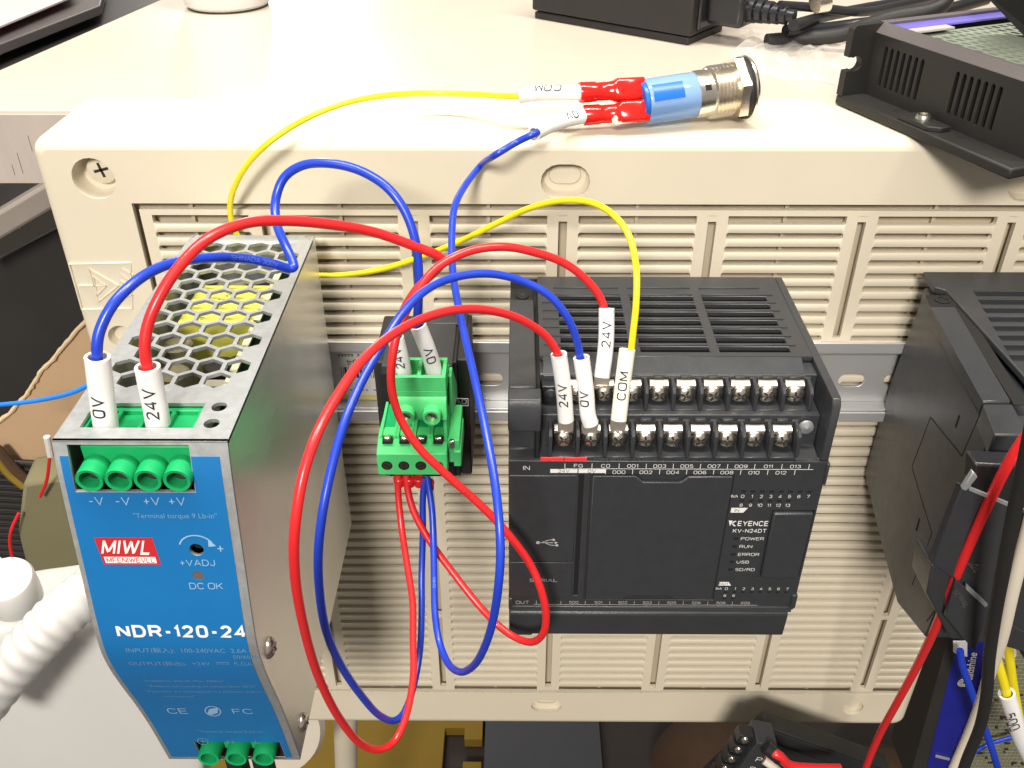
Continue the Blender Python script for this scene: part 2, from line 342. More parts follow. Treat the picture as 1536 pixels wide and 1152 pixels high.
def cut2d(V, F, step, ax=1):
    b = bmesh.new(); vv = [b.verts.new((p[0], p[1], 0)) for p in V]
    for f in F:
        try: b.faces.new([vv[i] for i in f])
        except ValueError: pass
    lo = min(p[ax] for p in V); hi = max(p[ax] for p in V); t = math.floor(lo/step)*step+step
    while t < hi:
        no = [0, 0, 0]; no[ax] = 1; co = [0, 0, 0]; co[ax] = t
        bmesh.ops.bisect_plane(b, geom=b.verts[:]+b.edges[:]+b.faces[:], plane_co=co, plane_no=no); t += step
    b.verts.index_update()
    r = [(v.co.x, v.co.y) for v in b.verts], [tuple(v.index for v in f.verts) for f in b.faces]; b.free(); return r

# ================================================================= the room
fl = MB(); fl.add([(-3000, -2500, -900), (3000, -2500, -900), (3000, 3500, -900), (-3000, 3500, -900)], [(0, 1, 2, 3)])
tag(fl.build('floor', 'floor'), 'dark floor far below the desk', kind='structure')
def foam_mat(label, m, x0, x1, y0, y1, teeth):
    o = [(x0, y0), (x1, y0)]
    if teeth:
        y = y0
        while y < y1-90:
            o += [(x1, y+30), (x1-22, y+30), (x1-22, y+14), (x1-46, y+14), (x1-46, y+76), (x1-22, y+76), (x1-22, y+60), (x1, y+60)]; y += 90
    o += [(x1, y1), (x0, y1)]
    b = MB(); b.plate(o, (), -896, -880, 'xy'); ob = b.build('foam_mat', m, bevel=1); tag(ob, label, 'floor mat')
foam_mat('yellow interlocking foam mat on the floor below the beige panel', 'foam', -420, -52, 250, 900, True)
foam_mat('grey foam mat on the floor right of the yellow one', 'greyfoam', -49, 90, 250, 900, False)
b = MB(); b.tube([at(520, 1020, y=180), at(518, 1100, y=180), at(522, 1250, y=180)], 9.5, 16)
o = b.build('pole', 'beige'); tag(o, 'thin pale pole behind the bottom of the power supply', 'pole')
b = MB(); b.lathe([(0, -6), (36, -6), (39, 0), (36, 6), (0, 6)], 40, axis(at(405, 1092, y=120), (.1, -1, .35)))
o = b.build('round_stool_seat', 'ptfe'); tag(o, 'round dusty pale disc behind the lower end of the power supply', 'disc')

# desk
dk = thing('desk', 'cream laminate desk that the beige panel stands against', 'desk', (0, 42, -3))
b = MB(); b.plate([(-234, 42.5), (520, 42.5), (520, 700), (-112, 700)], (), -30, -3, 'xy'); b.build('tabletop', 'desk', dk, bevel=.6)
b = MB(); b.box(-233.5, 519, 41.4, 42.3, -31, -4.4); b.build('edge_band', 'fascia', dk, bevel=.2)
b = MB()
for px, py, l in ((30, 245, 12), (45, 215, 9), (20, 255, 6)):
    p = at(px, py, y=41.3); b.box(p.x-.08, p.x+.08, 41.34, 41.38, p.z-l/3, p.z+l/3)
b.build('scratch', 'slot', dk)
b = MB()
for u, v in ((1210, 107), (1214, 106), (480, 58), (760, 30)):
    p = at(u, v, z=-3); b.box(p.x-1.6, p.x+1.6, p.y-.25, p.y+.25, -3.02, -2.95)
b.build('scuff_mark', 'inkgrey', dk)

# cup
cp = thing('cup', 'round white cup standing on the far left of the desk', 'cup', tuple(at(343, 8, z=-3)))
q = at(343, 8, z=-3); mx = Matrix.Translation(q)
b = MB(); b.lathe([(0, .8), (20, .8), (21.4, 2.2), (23, 12), (24, 60), (22.6, 60), (21.6, 12), (18, 5), (0, 4.5)], 48, mx); b.build('body', 'white', cp)
b = MB(); b.lathe([(0, 0), (20.2, 0), (20.2, .9), (0, .9)], 40, mx); b.build('foot_ring', 'slot', cp)

# things left of the desk
def slab(name, m, pts, n, parent=None, bevel=0, two=None):
    'outline on a plane with its real thickness n (vector)'
    b = MB(); k = len(pts); n = Vector(n)
    b.add([tuple(p) for p in pts]+[tuple(p+n) for p in pts], [tuple(range(k)), tuple(range(2*k-1, k-1, -1))]+[(i, i+k, (i+1) % k+k, (i+1) % k) for i in range(k)])
    return b.build(name, m, parent, bevel)
tl = thing('side_cabinet', 'dark cabinet with a white top and grey trim, beyond the left edge of the desk', 'cabinet', tuple(at(0, 60, z=-60)))
Z = -60
slab('top_sheet', 'white', [at(-60, 66, z=Z+8), at(0, 38, z=Z+8), at(112, -8, z=Z+8), at(90, -80, z=Z+8), at(-60, -60, z=Z+8)], (0, 0, -2), tl, .5)
slab('trim', 'darkgrey', [at(-60, 96, z=Z), at(0, 66, z=Z), at(150, 8, z=Z), at(160, -30, z=Z), at(-60, -40, z=Z)], (0, 0, -7), tl, .8)
slab('front', 'dark', [at(-60, 160, z=Z-14), at(0, 130, z=Z-14), at(300, -30, z=Z-14), at(260, -60, z=Z-14), at(-60, 40, z=Z-14)], (0, 0, -5), tl, .5)
bm_ = thing('shelf_upright', 'dark shelving with a shiny metal edge, below the desk at the left', 'shelf', tuple(at(40, 330, y=160)))
slab('metal_edge', 'worn', [at(-60, 352, y=150), at(130, 238, y=150), at(130, 285, y=150), at(-60, 396, y=150)], (0, 30, 0), bm_, 2)
slab('shelf_board', 'dark', [at(-60, 300, y=165), at(150, 200, y=165), at(150, 250, y=165), at(-60, 360, y=165)], (0, 30, 0), bm_, 2)
slab('side_panel', 'dark', [at(-80, 430, y=185), at(140, 315, y=185), at(175, 660, y=185), at(-80, 760, y=185)], (0, 8, 0), bm_, 1)
cb = thing('cardboard_box', 'open brown cardboard flap with a torn upper edge, left of the power supply', 'cardboard box', tuple(at(60, 640, y=70)))
YC = 70
slab('flap', 'card', [at(128, 478, y=YC), at(40, 590, y=YC), at(-5, 640, y=YC), at(-5, 668, y=YC), at(40, 728, y=YC), at(150, 790, y=YC), at(300, 790, y=YC+15), at(300, 440, y=YC+15), at(160, 440, y=YC)], (0, 3, -1), cb, .3)
b = MB(); pts = spline([at(134, 474, y=YC-.5), at(95, 520, y=YC-.5), at(60, 560, y=YC-.5), at(38, 594, y=YC-.5), at(-8, 640, y=YC-.5)], 7)
b.tube([p+Vector((random.uniform(-.35, .35), 0, random.uniform(-.35, .35))) for p in pts], lambda t: 1.0+.2*math.sin(t*90), 7); b.build('torn_edge', 'cardedge', cb)
b = MB(); b.tube(spline([at(-6, 672, y=62), at(18, 700, y=62), at(42, 722, y=62), at(70, 740, y=62)], 5), 2.6, 8); b.build('rolled_edge', 'brown', cb)
b = MB(); b.tube(spline([at(-8, 684, y=60), at(14, 712, y=60), at(36, 730, y=60)], 5), 2.0, 8); o = b.build('yellow_band', 'foam'); tag(o, 'yellow strip along the lower edge of the cardboard flap', 'strip')
b = MB()
for k in range(22):
    z0 = 690+k*9; b.tube([at(-20, z0, y=66), at(64, z0+6, y=66)], 1.3, 8)
o = b.build('corrugated_sheet', 'blackm'); tag(o, 'black ribbed sheet left of the olive foam block', 'ribbed sheet')
slab('olive_block', 'olive', [at(34, 726, y=40), at(100, 716, y=40), at(150, 722, y=40), at(190, 840, y=40), at(105, 858, y=40), at(44, 872, y=40), at(26, 800, y=40)], (0, 16, 4), None, 2)
tag(bpy.data.objects['olive_block'], 'olive green foam block tucked behind the lower left of the power supply', 'foam block')
slab('tape_piece', 'foam', [at(82, 842, y=52), at(104, 838, y=52), at(108, 880, y=52), at(78, 880, y=52)], (0, 1.5, 0), None, .2)
tag(bpy.data.objects['tape_piece'], 'scrap of yellow tape between foam block and white jug', 'tape')
slab('brown_scrap', 'card', [at(103, 850, y=56), at(150, 826, y=56), at(165, 880, y=56), at(100, 885, y=56)], (0, 1.5, 0), None, .2)
tag(bpy.data.objects['brown_scrap'], 'small brown cardboard scrap under the olive foam block', 'cardboard')
t = thing('blue_lead', 'light blue wire coming from the left edge to behind the power supply', 'wire', tuple(at(60, 600, y=0)))
b = MB(); b.tube(spline([at(-30, 608, y=20), at(0, 607, y=15), at(60, 600, y=5), at(110, 588, y=-5), at(150, 570, y=-8), at(200, 560, y=-8)], 8), .95, 10); b.build('insulation', 'ltblue', t)
t = thing('small_red_lead', 'thin red wire with a white crimp, hanging at the left edge of the power supply', 'wire', tuple(at(75, 690, y=30)))
b = MB(); b.tube(spline([at(76, 672, y=32), at(74, 690, y=32), at(70, 720, y=34), at(60, 745, y=36)], 6), .8, 8)
b.tube(spline([at(28, 770, y=36), at(17, 795, y=34), at(15, 815, y=34), at(18, 835, y=34)], 6), .8, 8); b.build('insulation', 'red', t)
b = MB(); b.tube([at(70, 655, y=31), at(73, 668, y=31), at(76, 684, y=31)], 1.5, 10); b.build('crimp_housing', 'white', t)

# white jug
YJ = -75
jg = thing('jug', 'white plastic jug with a ribbed spout, at the lower left corner', 'jug', tuple(at(80, 1000, y=YJ)))
b = MB()
prof = [at(-90, 960, y=YJ), at(20, 952, y=YJ), at(105, 938, y=YJ), at(160, 930, y=YJ), at(215, 940, y=YJ), at(260, 1010, y=YJ), at(300, 1090, y=YJ), at(320, 1300, y=YJ), at(-90, 1300, y=YJ)]
k = len(prof); lay = [(0, 1), (6, 1.0), (22, 1.0), (48, .97)]
cen = sum(prof, Vector())/k; vs = []; fs = []
for dy, s_ in [(-6, .95), (-3, .985), (2, 1), (10, 1), (24, 1), (27, .97)]:
    for p in prof: vs.append(tuple(cen+(p-cen)*s_+Vector((0, dy+8, 0))))
for j in range(5):
    for i in range(k): fs.append((j*k+i, j*k+(i+1) % k, (j+1)*k+(i+1) % k, (j+1)*k+i))
fs += [tuple(range(k)), tuple(5*k+i for i in range(k))]; b.add(vs, fs)
o = b.build('body', 'white', jg); md = o.modifiers.new('sub', 'SUBSURF'); md.levels = 2; md.render_levels = 2
o.data.shade_smooth()
b = MB(); sp = spline([at(-40, 1075, y=YJ-22), at(10, 1010, y=YJ-20), at(60, 955, y=YJ-16), at(105, 910, y=YJ-10), at(150, 875, y=YJ)], 26)
b.tube(sp, lambda t: 8.0+.26*math.sin(t*2*PI*13), 28); b.build('ribbed_spout', 'soft', jg)
cpz = at(20, 890, y=YJ+2)
b = MB(); mx = axis(cpz, (.12, -.25, 1)); b.lathe([(8.6, -4), (8.8, 0), (8.8, 8.5), (8.2, 9.8), (7.0, 10.2), (0, 10.3)], 36, mx); b.build('cap', 'white', jg)
b = MB(); b.lathe([(5.0, 0), (5.0, 6), (4.2, 9), (2.5, 10.4), (0, 10.8)], 30, axis(at(-4, 870, y=YJ+12), (.1, -.2, 1))); b.build('small_cap', 'white', jg)

# ================================================================= beige panel
PX0, PX1, PZ0, PZ1, PD = -171.3, 184, -302, 1.3, 42
G0, GP, S0, SP = -97.72, 50.96, -27.99, 5.111
pn = thing('louvred_enclosure', 'large beige plastic panel with rows of louvre slots, standing against the desk', 'plastic panel', (8, 0, PZ0))
def rim(inset, y): return [(x, y, z) for x, z in rrect(PX0+inset, PX1-inset, PZ0+inset, PZ1-inset, max(.5, 6-inset), 5)]
b = MB(); loops = []
for k in range(6):
    a = PI/2*k/5; loops.append(rim(4*(1-math.sin(a)), 4*(1-math.cos(a))))
loops.append(rim(0, PD)); loops.append(rim(2.5, PD)); loops.append(rim(2.5, 6))
n = len(loops[0]); vs = [p for l in loops for p in l]
b.add(vs, [(j*n+i, j*n+(i+1) % n, (j+1)*n+(i+1) % n, (j+1)*n+i) for j in range(len(loops)-1) for i in range(n)])
FX0, FX1, FZ0, FZ1 = -142, 182.3, -277, -21.3
holes = [rrect(FX0, FX1, FZ0, FZ1, 1.5, 3)]
scr = circ(-152.6, -12.6, 7.2, 28)
scr = [(x+(1.6 if x > -152.6 and z > -12.6 else 0)*0, z) for x, z in scr]
holes += [scr, stadium(4.6, -13.3, 16.5, 12), stadium(160, -14, 16.5, 12), stadium(3.8, -287.3, 15.2, 9.5), stadium(155.5, -287.5, 11, 10.4), circ(-148, -286, 6.5)]
holes[-2] = circ(155.5, -287.5, 5.2)
ro = [(p[0], p[2]) for p in rim(4, 0)]; EX0, EX1, EZ0, EZ1 = PX0+4, PX1-4, PZ0+4, PZ1-4
ctop = [p for p in ro if p[1] > -10]; cbot = [p for p in ro if p[1] < -290]
FX1 = EX1-.6
b.plate(ctop+[(EX0, FZ1), (EX1, FZ1)], holes[1:4], 0, 2.2, 'xz')
b.plate([(EX1, FZ0), (EX0, FZ0)]+cbot, holes[4:6], 0, 2.2, 'xz')
b.plate(rect(EX0, FX0, FZ0, FZ1), [circ(-157.5, -74.5, 5.2, 20)], 0, 2.2, 'xz'); b.plate(rect(FX1, EX1, FZ0, FZ1), (), 0, 2.2, 'xz')
b.build('body', 'beige', pn, smooth=40)
b = MB()
for h, dep in ((circ(-152.6, -12.6, 7.2, 28), 7), (stadium(4.6, -13.3, 16.5, 12), 5), (stadium(160, -14, 16.5, 12), 5), (stadium(3.8, -287.3, 15.2, 9.5), 3.5), (circ(155.5, -287.5, 5.2), 3), (circ(-157.5, -74.5, 5.2, 20), 4)):
    n = len(h); cx = sum(p[0] for p in h)/n; cz = sum(p[1] for p in h)/n; vs = []
    for y, s_ in ((2.0, 1), (dep-1, .93), (dep, .86)): vs += [(cx+(p[0]-cx)*s_, y, cz+(p[1]-cz)*s_) for p in h]
    b = MB(); b.add(vs, [(j*n+i, j*n+(i+1) % n, (j+1)*n+(i+1) % n, (j+1)*n+i) for j in range(2) for i in range(n)]+[tuple(2*n+i for i in range(n))]); b.build('recess_cup', 'beige', pn)
b = MB()
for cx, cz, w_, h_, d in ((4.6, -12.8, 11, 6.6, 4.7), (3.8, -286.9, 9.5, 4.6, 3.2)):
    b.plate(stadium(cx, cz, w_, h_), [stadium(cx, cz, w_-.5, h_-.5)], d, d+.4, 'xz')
    b.build('moulding_ring', 'beige_shade', pn); b = MB()
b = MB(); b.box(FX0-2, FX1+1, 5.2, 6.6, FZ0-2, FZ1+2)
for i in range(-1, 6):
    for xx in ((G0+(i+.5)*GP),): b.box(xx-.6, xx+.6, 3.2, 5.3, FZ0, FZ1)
b.build('back_plate', 'beige_shade', pn)
# stiles beside the grooves
b = MB(); cols = []
for i in range(-1, 6):
    x0 = FX0+2.0 if i < 0 else G0+i*GP+1.45; x1 = G0+(i+1)*GP-1.45 if i < 5 else FX1+.5
    cols.append((x0, x1, i))
def stile(x0, x1, z0, z1): b.box(x0, x1, .13, 2.3, z0, z1)
ZT, ZB = S0+2.4, S0-48.5*SP+.6
for x0, x1, i in cols:
    stile(x0, x0+3.9, ZB, ZT)
    if i < 5: stile(x1-3.9, x1, ZB, ZT)
for k in range(6):
    x = G0+k*GP
    for zc in (ZT-1, -226+(3 if k % 2 else 0), ZB+1.2, -75): stile(x-1.45, x+1.45, zc-1.1, zc+1.1) if zc != -75 or k in (3, 4) else None
b.box(FX0+2, FX1+.5, .13, 2.3, ZT, ZT+2.0)
b.build('stile', 'beige', pn)
# slats
def slat_mesh(L):
    g = .98; h = SP/2; pts = []
    for k in range(6): a = PI-PI/2*k/5*1.0; pts.append((g+g*math.cos(a), h-g*math.sin(a)*1.0 if k else h))
    top = [(g-g*math.cos(PI/2*k/5), h-g*math.sin(PI/2*k/5)) for k in range(6)]
    top += [(L-x, z) for x, z in reversed(top)]
    o = top+[(x, -z) for x, z in reversed(top)]
    m = MB(); n = len(o); vs = []
    for y, s_ in ((2.3, 0), (.65, 0), (.28, .2), (.12, .55)):
        for x, z in o:
            zz = z-(s_ if z > 0 else -s_) if 1e-3 < x < L-1e-3 or True else z
            if abs(z) > h-.01: zz = z
            vs.append((x, y, zz))
    m.add(vs, [(j*n+i, j*n+(i+1) % n, (j+1)*n+(i+1) % n, (j+1)*n+i) for j in range(3) for i in range(n)])
    tri = tessellate_polygon([[Vector((v[0], v[2], 0)) for v in vs[3*n:]]]); m.add([], [])
    m.f += [tuple(3*n+i for i in t) for t in tri]; m.m += [0]*len(tri)
    return m
hid = MB(); SM = {}
for x0, x1, i in cols:
    L = (x1-3.9 if i < 5 else x1)-(x0+3.9)
    for j in range(0, 48):
        zc = S0-(j+.5)*SP; hidden = 9 <= j <= 14 or (i == 2 and 14 < j < 20)
        kk = round(L, 2)
        if kk not in SM: SM[kk] = slat_mesh(L)
        if hidden: hid.add(SM[kk].v, SM[kk].f, Matrix.Translation((x0+3.9, 0, zc))); continue
        if not isinstance(SM.get((kk, 'o')), bpy.types.Object):
            o = SM[kk].build('slat', 'beige', pn, org=(0, 0, 0)); SM[(kk, 'o')] = o
        else:
            o = SM[(kk, 'o')].copy(); C.objects.link(o)
        o.parent = pn; o.location = (Vector((x0+3.9, 0, zc))-Vector(ORG[pn.name]))*S
o = hid.build('slat_rows', 'beige', pn); o['kind'] = 'stuff'
# screw, symbol
t = MB(); mx = axis((-151.5, 5.8, -11.3), (0, -1, 0)); t.lathe([(5.2, -1), (5.2, 0), (4.9, .8), (4.2, 1.2), (0, 1.3)], 32, mx)
t.mi = 1
for a in (.25, .25+PI/2): t.box(-2.6, 2.6, -.5, .5, .9, 1.38, mx @ Matrix.Rotation(a, 4, 'Z'))
t.build('corner_screw', ['beige', 'slot'], pn, bevel=.1)
b = MB()
def bar(p, q, w_=.8, y0=-.45, y1=.3):
    p = Vector((p[0], 0, p[1])); q = Vector((q[0], 0, q[1])); d = (q-p).normalized(); nn = Vector((-d.z, 0, d.x))*w_/2
    vs = [];
    for y in (y1, y0):
        k_ = 1 if y == y1 else .5
        for c_ in (p-nn*k_, q-nn*k_, q+nn*k_, p+nn*k_): vs.append((c_.x, y, c_.z))
    b.add(vs, [(3, 2, 1, 0), (4, 5, 6, 7), (0, 1, 5, 4), (1, 2, 6, 5), (2, 3, 7, 6), (3, 0, 4, 7)])
def pp(u, v): p = at(u, v, y=0); return (p.x, p.z)
for a, c_ in (((104, 396), (196, 394)), ((196, 394), (199, 462)), ((123, 464), (200, 462)), ((104, 396), (123, 464)), ((118, 428), (160, 428)), ((133, 402), (178, 428)), ((178, 428), (148, 452)), ((148, 452), (133, 402)),
              ((140, 414), (160, 428)), ((160, 428), (146, 442)), ((146, 442), (140, 414)), ((184, 402), (200, 412)), ((182, 410), (200, 424)), ((181, 420), (200, 430)), ((183, 438), (200, 436)), ((186, 446), (201, 441))):
    bar(pp(*a), pp(*c_), .7)
b.build('embossed_symbol', 'beige', pn)
# ================================================================= DIN rail
RZ0, RZ1 = -106.5, -71.5
rl = thing('din_rail', 'zinc plated mounting rail running across the beige panel', 'mounting rail', (20, 0, RZ0))
b = MB(); X0, X1 = -150, 186
b.box(X0, X1, -7.5, -6.5, RZ1-4.2, RZ1); b.box(X0, X1, -7.5, -6.5, RZ0, RZ0+4.2)
b.box(X0, X1, -6.5, -.2, RZ1-5.2, RZ1-4.2); b.box(X0, X1, -6.5, -.2, RZ0+4.2, RZ0+5.2)
b.plate(rect(X0, X1, RZ0+5.2, RZ1-5.2), [stadium(115.1+17.1*k, -91.6, 10, 5.6) for k in range(-14, 5)], -1.2, -.2, 'xz')
b.build('hat_profile', 'rail', rl, bevel=.25)
b = MB(); p0 = at(490, 533, y=-1.4); b.box(-82, -56.5, -1.45, -1.2, -101, -79); b.build('sticker', 'paper', rl)
b = MB(); b.box(-82, -56.5, -1.6, -1.44, -100.6, -98.8); b.build('sticker_band', 'yellowp', rl)
b = MB(); x = -77.6; rr = random.Random(3)
while x < -62: w_ = rr.choice((.25, .25, .5, .8)); b.box(x, x+w_, -1.52, -1.44, -91, -86.2); x += w_+rr.choice((.25, .3, .6))
put_text(b, '01464', 3.6, lambda a, c_: (-70-a, -1.53, -84.1-c_))
for k in range(13):
    if rr.random() > .15: b.plate(rect(-78+k*1.2, -78+k*1.2+.8, -81.4, -80.4), [rect(-78+k*1.2+.2, -78+k*1.2+.55, -81.15, -80.7)], -1.52, -1.46)
for k in range(11):
    if rr.random() > .3: b.box(-75+k*1.5, -75+k*1.5+.9, -1.5, -1.44, -96.8, -96.4)
b.build('sticker_print', 'blackink', rl)
# ================================================================= power supply
ux0, ux1, uyb, uyf, uz1, uz0 = -120.3, -79, -9.8, -122.5, -28.4, -157.2
PROF = [(-28.4, -122.4), (-36, -124.2), (-50, -126.6), (-65, -129), (-80, -131.4), (-90, -132.3), (-98, -131.4), (-109, -128.9), (-120, -126), (-133, -123), (-146, -120.6), (-157.4, -118.6)]
def yface(z):
    if z >= PROF[0][0]: return PROF[0][1]
    for i in range(len(PROF)-1):
        (a, ya), (b_, yb) = PROF[i], PROF[i+1]
        if z >= b_:
            pm = PROF[max(0, i-1)]; pn_ = PROF[min(len(PROF)-1, i+2)]; t = (a-z)/(a-b_)
            m1 = (yb-pm[1])/(pm[0]-b_)*(a-b_); m2 = (pn_[1]-ya)/(a-pn_[0])*(a-b_)
            t2 = t*t; t3 = t2*t
            return ya*(2*t3-3*t2+1)+m1*(t3-2*t2+t)+yb*(-2*t3+3*t2)+m2*(t3-t2)
    return PROF[-1][1]
ps = thing('power_supply', 'tall steel power supply with a blue curved front and honeycomb top, at the left', 'power supply', ((ux0+ux1)/2, -60, uz0))
# top cover
hexes = []
RH = 3.62
for r in range(13):
    y = -19-r*6.47; odd = r % 2
    for k in range(-1, 6):
        cx = -88.3-7.4*k-(3.7 if odd else 0)+3.7
        if odd: cx = -88.3-7.4*k
        if r % 2 == 0: cx = -88.3-7.4*k
        else: cx = -84.6-7.4*k
        if cx > -83.2 or cx < -116.2: continue
        if r in (7,) and cx > -86: pass
        hexes.append([(cx+RH*math.sin(PI/3*q), y+RH*math.cos(PI/3*q)) for q in range(6)])
outer = [(ux0, uyf), (ux1, uyf), (ux1, -13), (ux1-1.4, -13), (ux1-1.4, -11.5), (ux1-2.8, -11.5), (ux1-2.8, uyb), (ux0+1.8, uyb), (ux0+1.2, -12), (ux0, -18)]
b = MB(); b.plate(outer, hexes+[rect(-115.8, -88.4, -117.2, -107), circ(-84.6, -108.5, 1.9), circ(-84.6, -115.4, 1.9)], uz1-1, uz1, 'xy')
b.build('perforated_top', 'galv', ps, bevel=.12, seg=1)
# sides
def side_outline():
    zz = [uz1-.2+(uz0-uz1+.2)*k/24 for k in range(25)]
    return [(yface(z)+.5, z) for z in zz]+[(uyb, uz0), (uyb, uz1-.2)]
b = MB(); b.plate(side_outline(), (), ux1-.9, ux1, 'yz'); b.build('side_panel', 'steel', ps, bevel=.15)
b = MB(); b.plate(side_outline(), (), ux0, ux0+.9, 'yz'); b.build('side_panel', 'galv', ps, bevel=.15)
b = MB(); b.box(ux0+.9, ux1-.9, uyb-1, uyb-.1, uz0, uz1-1.1); b.box(ux0+.9, ux1-.9, -117, uyb, uz0, uz0+.9); b.build('rear_casing', 'galv', ps)
for z, y in ((-98.2, -125.2), (-149.5, -111.5)):
    b = MB(); mx = axis((ux1, y+1, z), (1, 0, 0)); b.lathe([(3.1, 0), (3.0, .5), (2.2, 1.3), (0, 1.7)], 20, mx); b.mi = 1
    for a in (.4, .4+PI/2): b.box(-1.7, 1.7, -.3, .3, 1.0, 1.78, mx @ Matrix.Rotation(a, 4, 'Z'))
    b.build('side_screw', ['nickel', 'slot'], ps)
# front sheet
def curved(outer, holes, t, name, m, off=0, bev=0, par=None, parent=None):
    V = [p for l in [outer]+list(holes) for p in l]
    tri = tessellate_polygon([[Vector((p[0], p[1], 0)) for p in l] for l in [outer]+list(holes)])
    V2, F2 = cut2d(V, [tuple(q) for q in tri], 3.0)
    mb = MB(); n = len(V2)
    vs = [(x, yface(z)-off, z) for x, z in V2]+[(x, yface(z)-off+t, z) for x, z in V2]
    cnt = {}
    for f in F2:
        for i in range(len(f)):
            e = (f[i], f[(i+1) % len(f)]); cnt[tuple(sorted(e))] = cnt.get(tuple(sorted(e)), 0)+1
    fs = list(F2)+[tuple(i+n for i in reversed(f)) for f in F2]
    fs += [(a, c_, c_+n, a+n) for (a, c_), q in cnt.items() if q == 1]
    mb.add(vs, fs); return mb.build(name, m, parent, bevel=bev, smooth=50)
op1 = [(-117.0, -29.3), (-117.9, -41.6), (-88.3, -41.6), (-88.0, -29.3)]
op1 = rect(-116.9, -88.2, -41.6, -29.4)
op2 = rect(-109.6, -83.4, -157.0, -145.4)
adj = circ(-90.2, -57.9, 1.8, 18); led = circ(-90.9, -65.5, 1.45, 16)
curved(rect(ux0, ux1, uz0, uz1), [op1, op2, adj], .9, 'front_panel', 'galv', 0, .1, parent=ps)
lab = [(-119.0, -32.2), (-117.0, -32.2), (-117.0, -41.75), (-88.0, -41.75), (-88.0, -32.2), (-81.2, -32.2), (-81.2, -155.4), (-83.2, -155.4), (-83.2, -145.2), (-109.8, -145.2), (-109.8, -155.4), (-119.0, -155.4)]
curved(lab[::-1], [adj, led], .12, 'face_label', 'label', .13, parent=ps)
o = curved(circ(-90.9, -65.5, 1.45, 16), [], .2, 'indicator_lamp', 'darkgrey', .05, parent=ps)
b = MB(); b.lathe([(1.7, 0), (1.7, 1), (0, 1)], 16, axis((-90.2, yface(-58)+3.2, -57.9), (0, -1, 0))); b.build('trimmer', 'cavity', ps)
# printing
def onface(x, z):
    'slides a mark measured on the flat front onto the curved sheet'
    d = Vector((x, -123, z))-CAM; t = 1
    for _ in range(12): t = (yface(CAM.z+d.z*t)-CAM.y)/d.y
    return CAM.x+d.x*t, CAM.z+d.z*t, t
def psu_print(name, m, items, off=.20):
    V = []; F = []
    for it in items:
        if isinstance(it, dict):
            v, f = text2d(it['s'], it['size'], it.get('al', 'C'), it.get('b', 0), it.get('sx', 1), fit=it.get('fit', 0)); v = [(p[0]+p[1]*it.get('sh', 0), p[1]) for p in v]; X_, Z_, t_ = onface(it['x'], it['z']); v = [(a*t_+X_, c_*t_+Z_) for a, c_ in v]
        else:
            v = [onface(*p)[:2] for l in it for p in l]; f = [tuple(q) for q in tessellate_polygon([[Vector((p[0], p[1], 0)) for p in l] for l in it])]
        o_ = len(V); V += v; F += [tuple(i+o_ for i in q) for q in f]
    V2, F2 = cut2d(V, F, 2.0)
    mb = MB(); mb.add([(x, yface(z)-off, z) for x, z in V2], F2); return mb.build(name, m, ps, smooth=0)
T = lambda s, x, z, size, **k: dict(s=s, x=x, z=z, size=size, **k)
psu_print('bold_print', 'ink', [T('NDR-120-24', -102.6, -93.0, 6.0, b=.022, fit=35.0)])
zi = -100.7; zo = -106.2
psu_print('white_print', 'inkdim', [T('-V', -114.0, -46.3, 3.3), T('-V', -107.5, -46.3, 3.3), T('+V', -100.4, -46.3, 3.3), T('+V', -94.2, -46.3, 3.3), T('+VADJ', -93.1, -67.1, 2.7), T('DC OK', -92.4, -75.5, 2.8), T('+', -86.3, -62.0, 3.8),
  [circ(-92.1, -62.1, 4.7, 40)[3:19]+circ(-92.1, -62.1, 4.3, 40)[3:19][::-1]], [[(-88.9, -59.0), (-87.2, -61.2), (-89.2, -61.5)]],
  T('CE', -110.3, -127.2, 5.0, sx=.9), T('FC', -91.2, -127.2, 4.6, sx=1.0), [circ(-99.9, -127.2, 2.4, 24), circ(-99.9, -127.2, 2.05, 24)], [[(-101.8, -128.6), (-100.8, -126.2), (-98.2, -125.6), (-98.6, -128.0), (-100.6, -128.9)]]])
psu_print('small_print', 'inkfaint', [T('"Terminal torque 9 Lb-in"', -95.6, -51.0, 2.0), T('INPUT(\u8f38\u5165):  100-240VAC  2.6A', -102.5, zi, 2.4), T('50/60Hz', -86.3, zi-2.6, 2.2), T('OUTPUT(\u8f38\u51fa):  +24V  ', -108.3, zo, 2.4), T('5.0A', -87.6, zo, 2.4),
  [rect(-95.2, -91.4, zo+.55, zo+.8)], [rect(-95.2, -94.1, zo-.2, zo+.05)], [rect(-93.8, -92.8, zo-.2, zo+.05)], [rect(-92.5, -91.4, zo-.2, zo+.05)],
  T('"Installation altitude Max. 2000m"', -105.7, -113.6, 1.7), T('"Ambient surrounding air temperature 50\u00b0C"', -101.0, -115.9, 1.7), T('"Apparatus are investigated in a pollution degree 2', -100.3, -118.2, 1.7), T('environment"', -108.3, -120.4, 1.7),
  T('"Terminal torque 9 Lb-in"', -96.2, -136.7, 1.9), T('N', -97.2, -141.6, 3.0), T('L', -89.0, -141.6, 3.0), [circ(-105.5, -141.6, 1.7, 20), circ(-105.5, -141.6, 1.45, 20)], [rect(-106.3, -104.7, -141.9, -141.6)], [rect(-105.65, -105.4, -141.6, -140.6)]])
psu_print('logo_ground', 'lblred', [[[(-117.6, -58.5), (-102.9, -58.5), (-102.6, -67.9), (-117.3, -67.9)][::-1]]], .16)
def poly(*p): return [list(p)]
